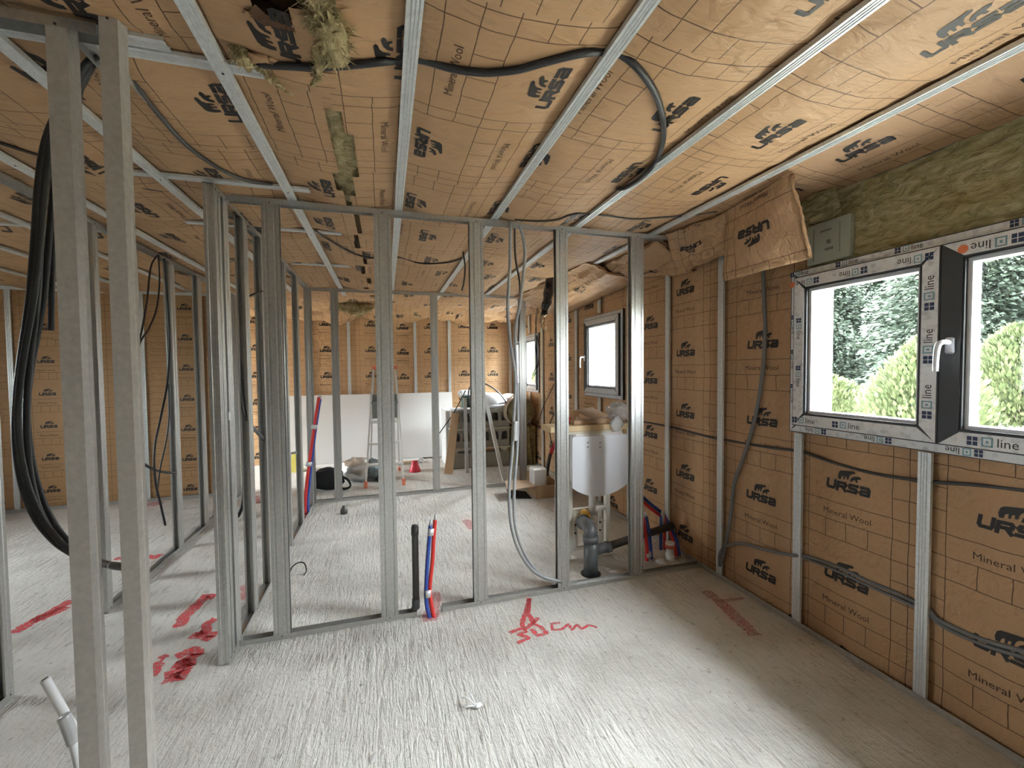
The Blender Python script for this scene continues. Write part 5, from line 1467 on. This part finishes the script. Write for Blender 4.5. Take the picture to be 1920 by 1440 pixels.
def foliage(n_, fn, size, seed, vertical=.5):
    rnd = random.Random(seed); mb = MB()
    for i in range(n_):
        p, d, s = fn(rnd)
        d = Vector(d).normalized()
        side = d.cross(Vector((rnd.uniform(-1, 1), rnd.uniform(-1, 1), rnd.uniform(-1, 1)))).normalized()
        L_ = size * s
        a = Vector(p); b = a + d * L_; m1 = a + d * L_ * .45 + side * L_ * .22; m2 = a + d * L_ * .45 - side * L_ * .22
        mb.add([a, m1, b, m2], [(0, 1, 2, 3)])
    return mb
def conifer_fn(h, r):
    def fn(rnd):
        z = rnd.random() ** 1.1; rr = r * (1 - z * .60) * (.45 + .6 * rnd.random()); a = rnd.uniform(0, 2 * PI)
        k = 1 + .25 * math.sin(a * 5 + z * 14)
        p = (rr * k * math.cos(a), rr * k * math.sin(a), z * h)
        return p, (math.cos(a) * .8 + rnd.uniform(-.4, .4), math.sin(a) * .8 + rnd.uniform(-.4, .4), rnd.uniform(-.7, .3)), rnd.uniform(.6, 1.4)
    return fn
cf = foliage(42000, conifer_fn(4.6, 1.5), .11, 1).build('foliage', LEAFD)
ct = MB().tube([(0, 0, -.3), (0, 0, 2), (0, 0, 4.4)], [.14, .09, .02], 8, smooth=False).build('trunk', TRUNK)
GT2 = 'dark conifers beyond the garden'
spots = [(11.2, 5.6), (11.3, 8.7), (14.6, 10.0), (14.3, 7.2), (11.0, 2.5), (14.4, 4.0), (11.2, -.6), (14.3, .9), (11.6, -3.8)]
TL_ = ['tall dark conifer seen at centre of the left pane of the big window', 'tall dark conifer behind the left part of the big window', 'tall conifer beyond the porch wall', 'conifer in the second row behind the left pane', 'tall dark conifer seen beside the window mullion', 'conifer in the second row behind the mullion', 'dark conifer seen through the right pane', 'conifer in the second row behind the right pane', 'conifer at the far right of the garden']
for i, (x, y) in enumerate(spots):
    t = thing('conifer_tree', TL_[i], 'tree', (x, y, gz(x) - .02), GT2)
    a = random.uniform(0, 6); s = random.uniform(.85, 1.15)
    for p in (cf, ct):
        c = clone(p, t)
    t.rotation_euler = (0, 0, a); t.scale = (s, s, s)
bpy.data.objects.remove(cf); bpy.data.objects.remove(ct)
def shrub_fn(h, r):
    def fn(rnd):
        z = rnd.random(); a = rnd.uniform(0, 2 * PI); rr = r * (.25 + .75 * rnd.random()) * math.sin(PI * min(.98, .25 + z * .72))
        return (rr * math.cos(a), rr * math.sin(a), z * h), (math.cos(a) * .5, math.sin(a) * .5, .9 + rnd.uniform(-.4, .4)), rnd.uniform(.5, 1.4)
    return fn
GS = 'pale green shrubs in the garden'
for i, (x, y, h, r, lab) in enumerate(((6.7, 3.75, 1.65, .7, 'feathery yellow green shrub low in the left pane of the big window'), (9.3, 4.0, 1.5, .8, 'taller yellow green shrub behind the feathery one'), (7.4, 2.0, 1.75, 1.0, 'bright green bush filling the right pane of the big window'), (5.9, 14.6, 2.0, 1.2, 'pale green bush seen through the far small window'), (7.4, 18.2, 2.4, 1.6, 'second pale bush beyond the far small window'), (8.8, -.6, 1.6, 1.0, 'green bush at the right edge of the garden'), (8.6, 6.4, .7, .8, 'low pale weeds at the foot of the porch wall'))):
    zb_ = gz(x) - .03
    t = thing('garden_shrub', lab, 'shrub', (x, y, zb_), GS)
    fm = foliage(12000 if h > 1 else 5000, shrub_fn(h, r), .085, 10 + i); fm.v = [(a + x, b + y, c + zb_) for a, b, c in fm.v]; fm.build('foliage', LEAFL, t)
    MB().tube([(x, y, zb_), (x, y, zb_ + h * .6)], [.05, .02], 6, smooth=False).build('stem', TRUNK, t)
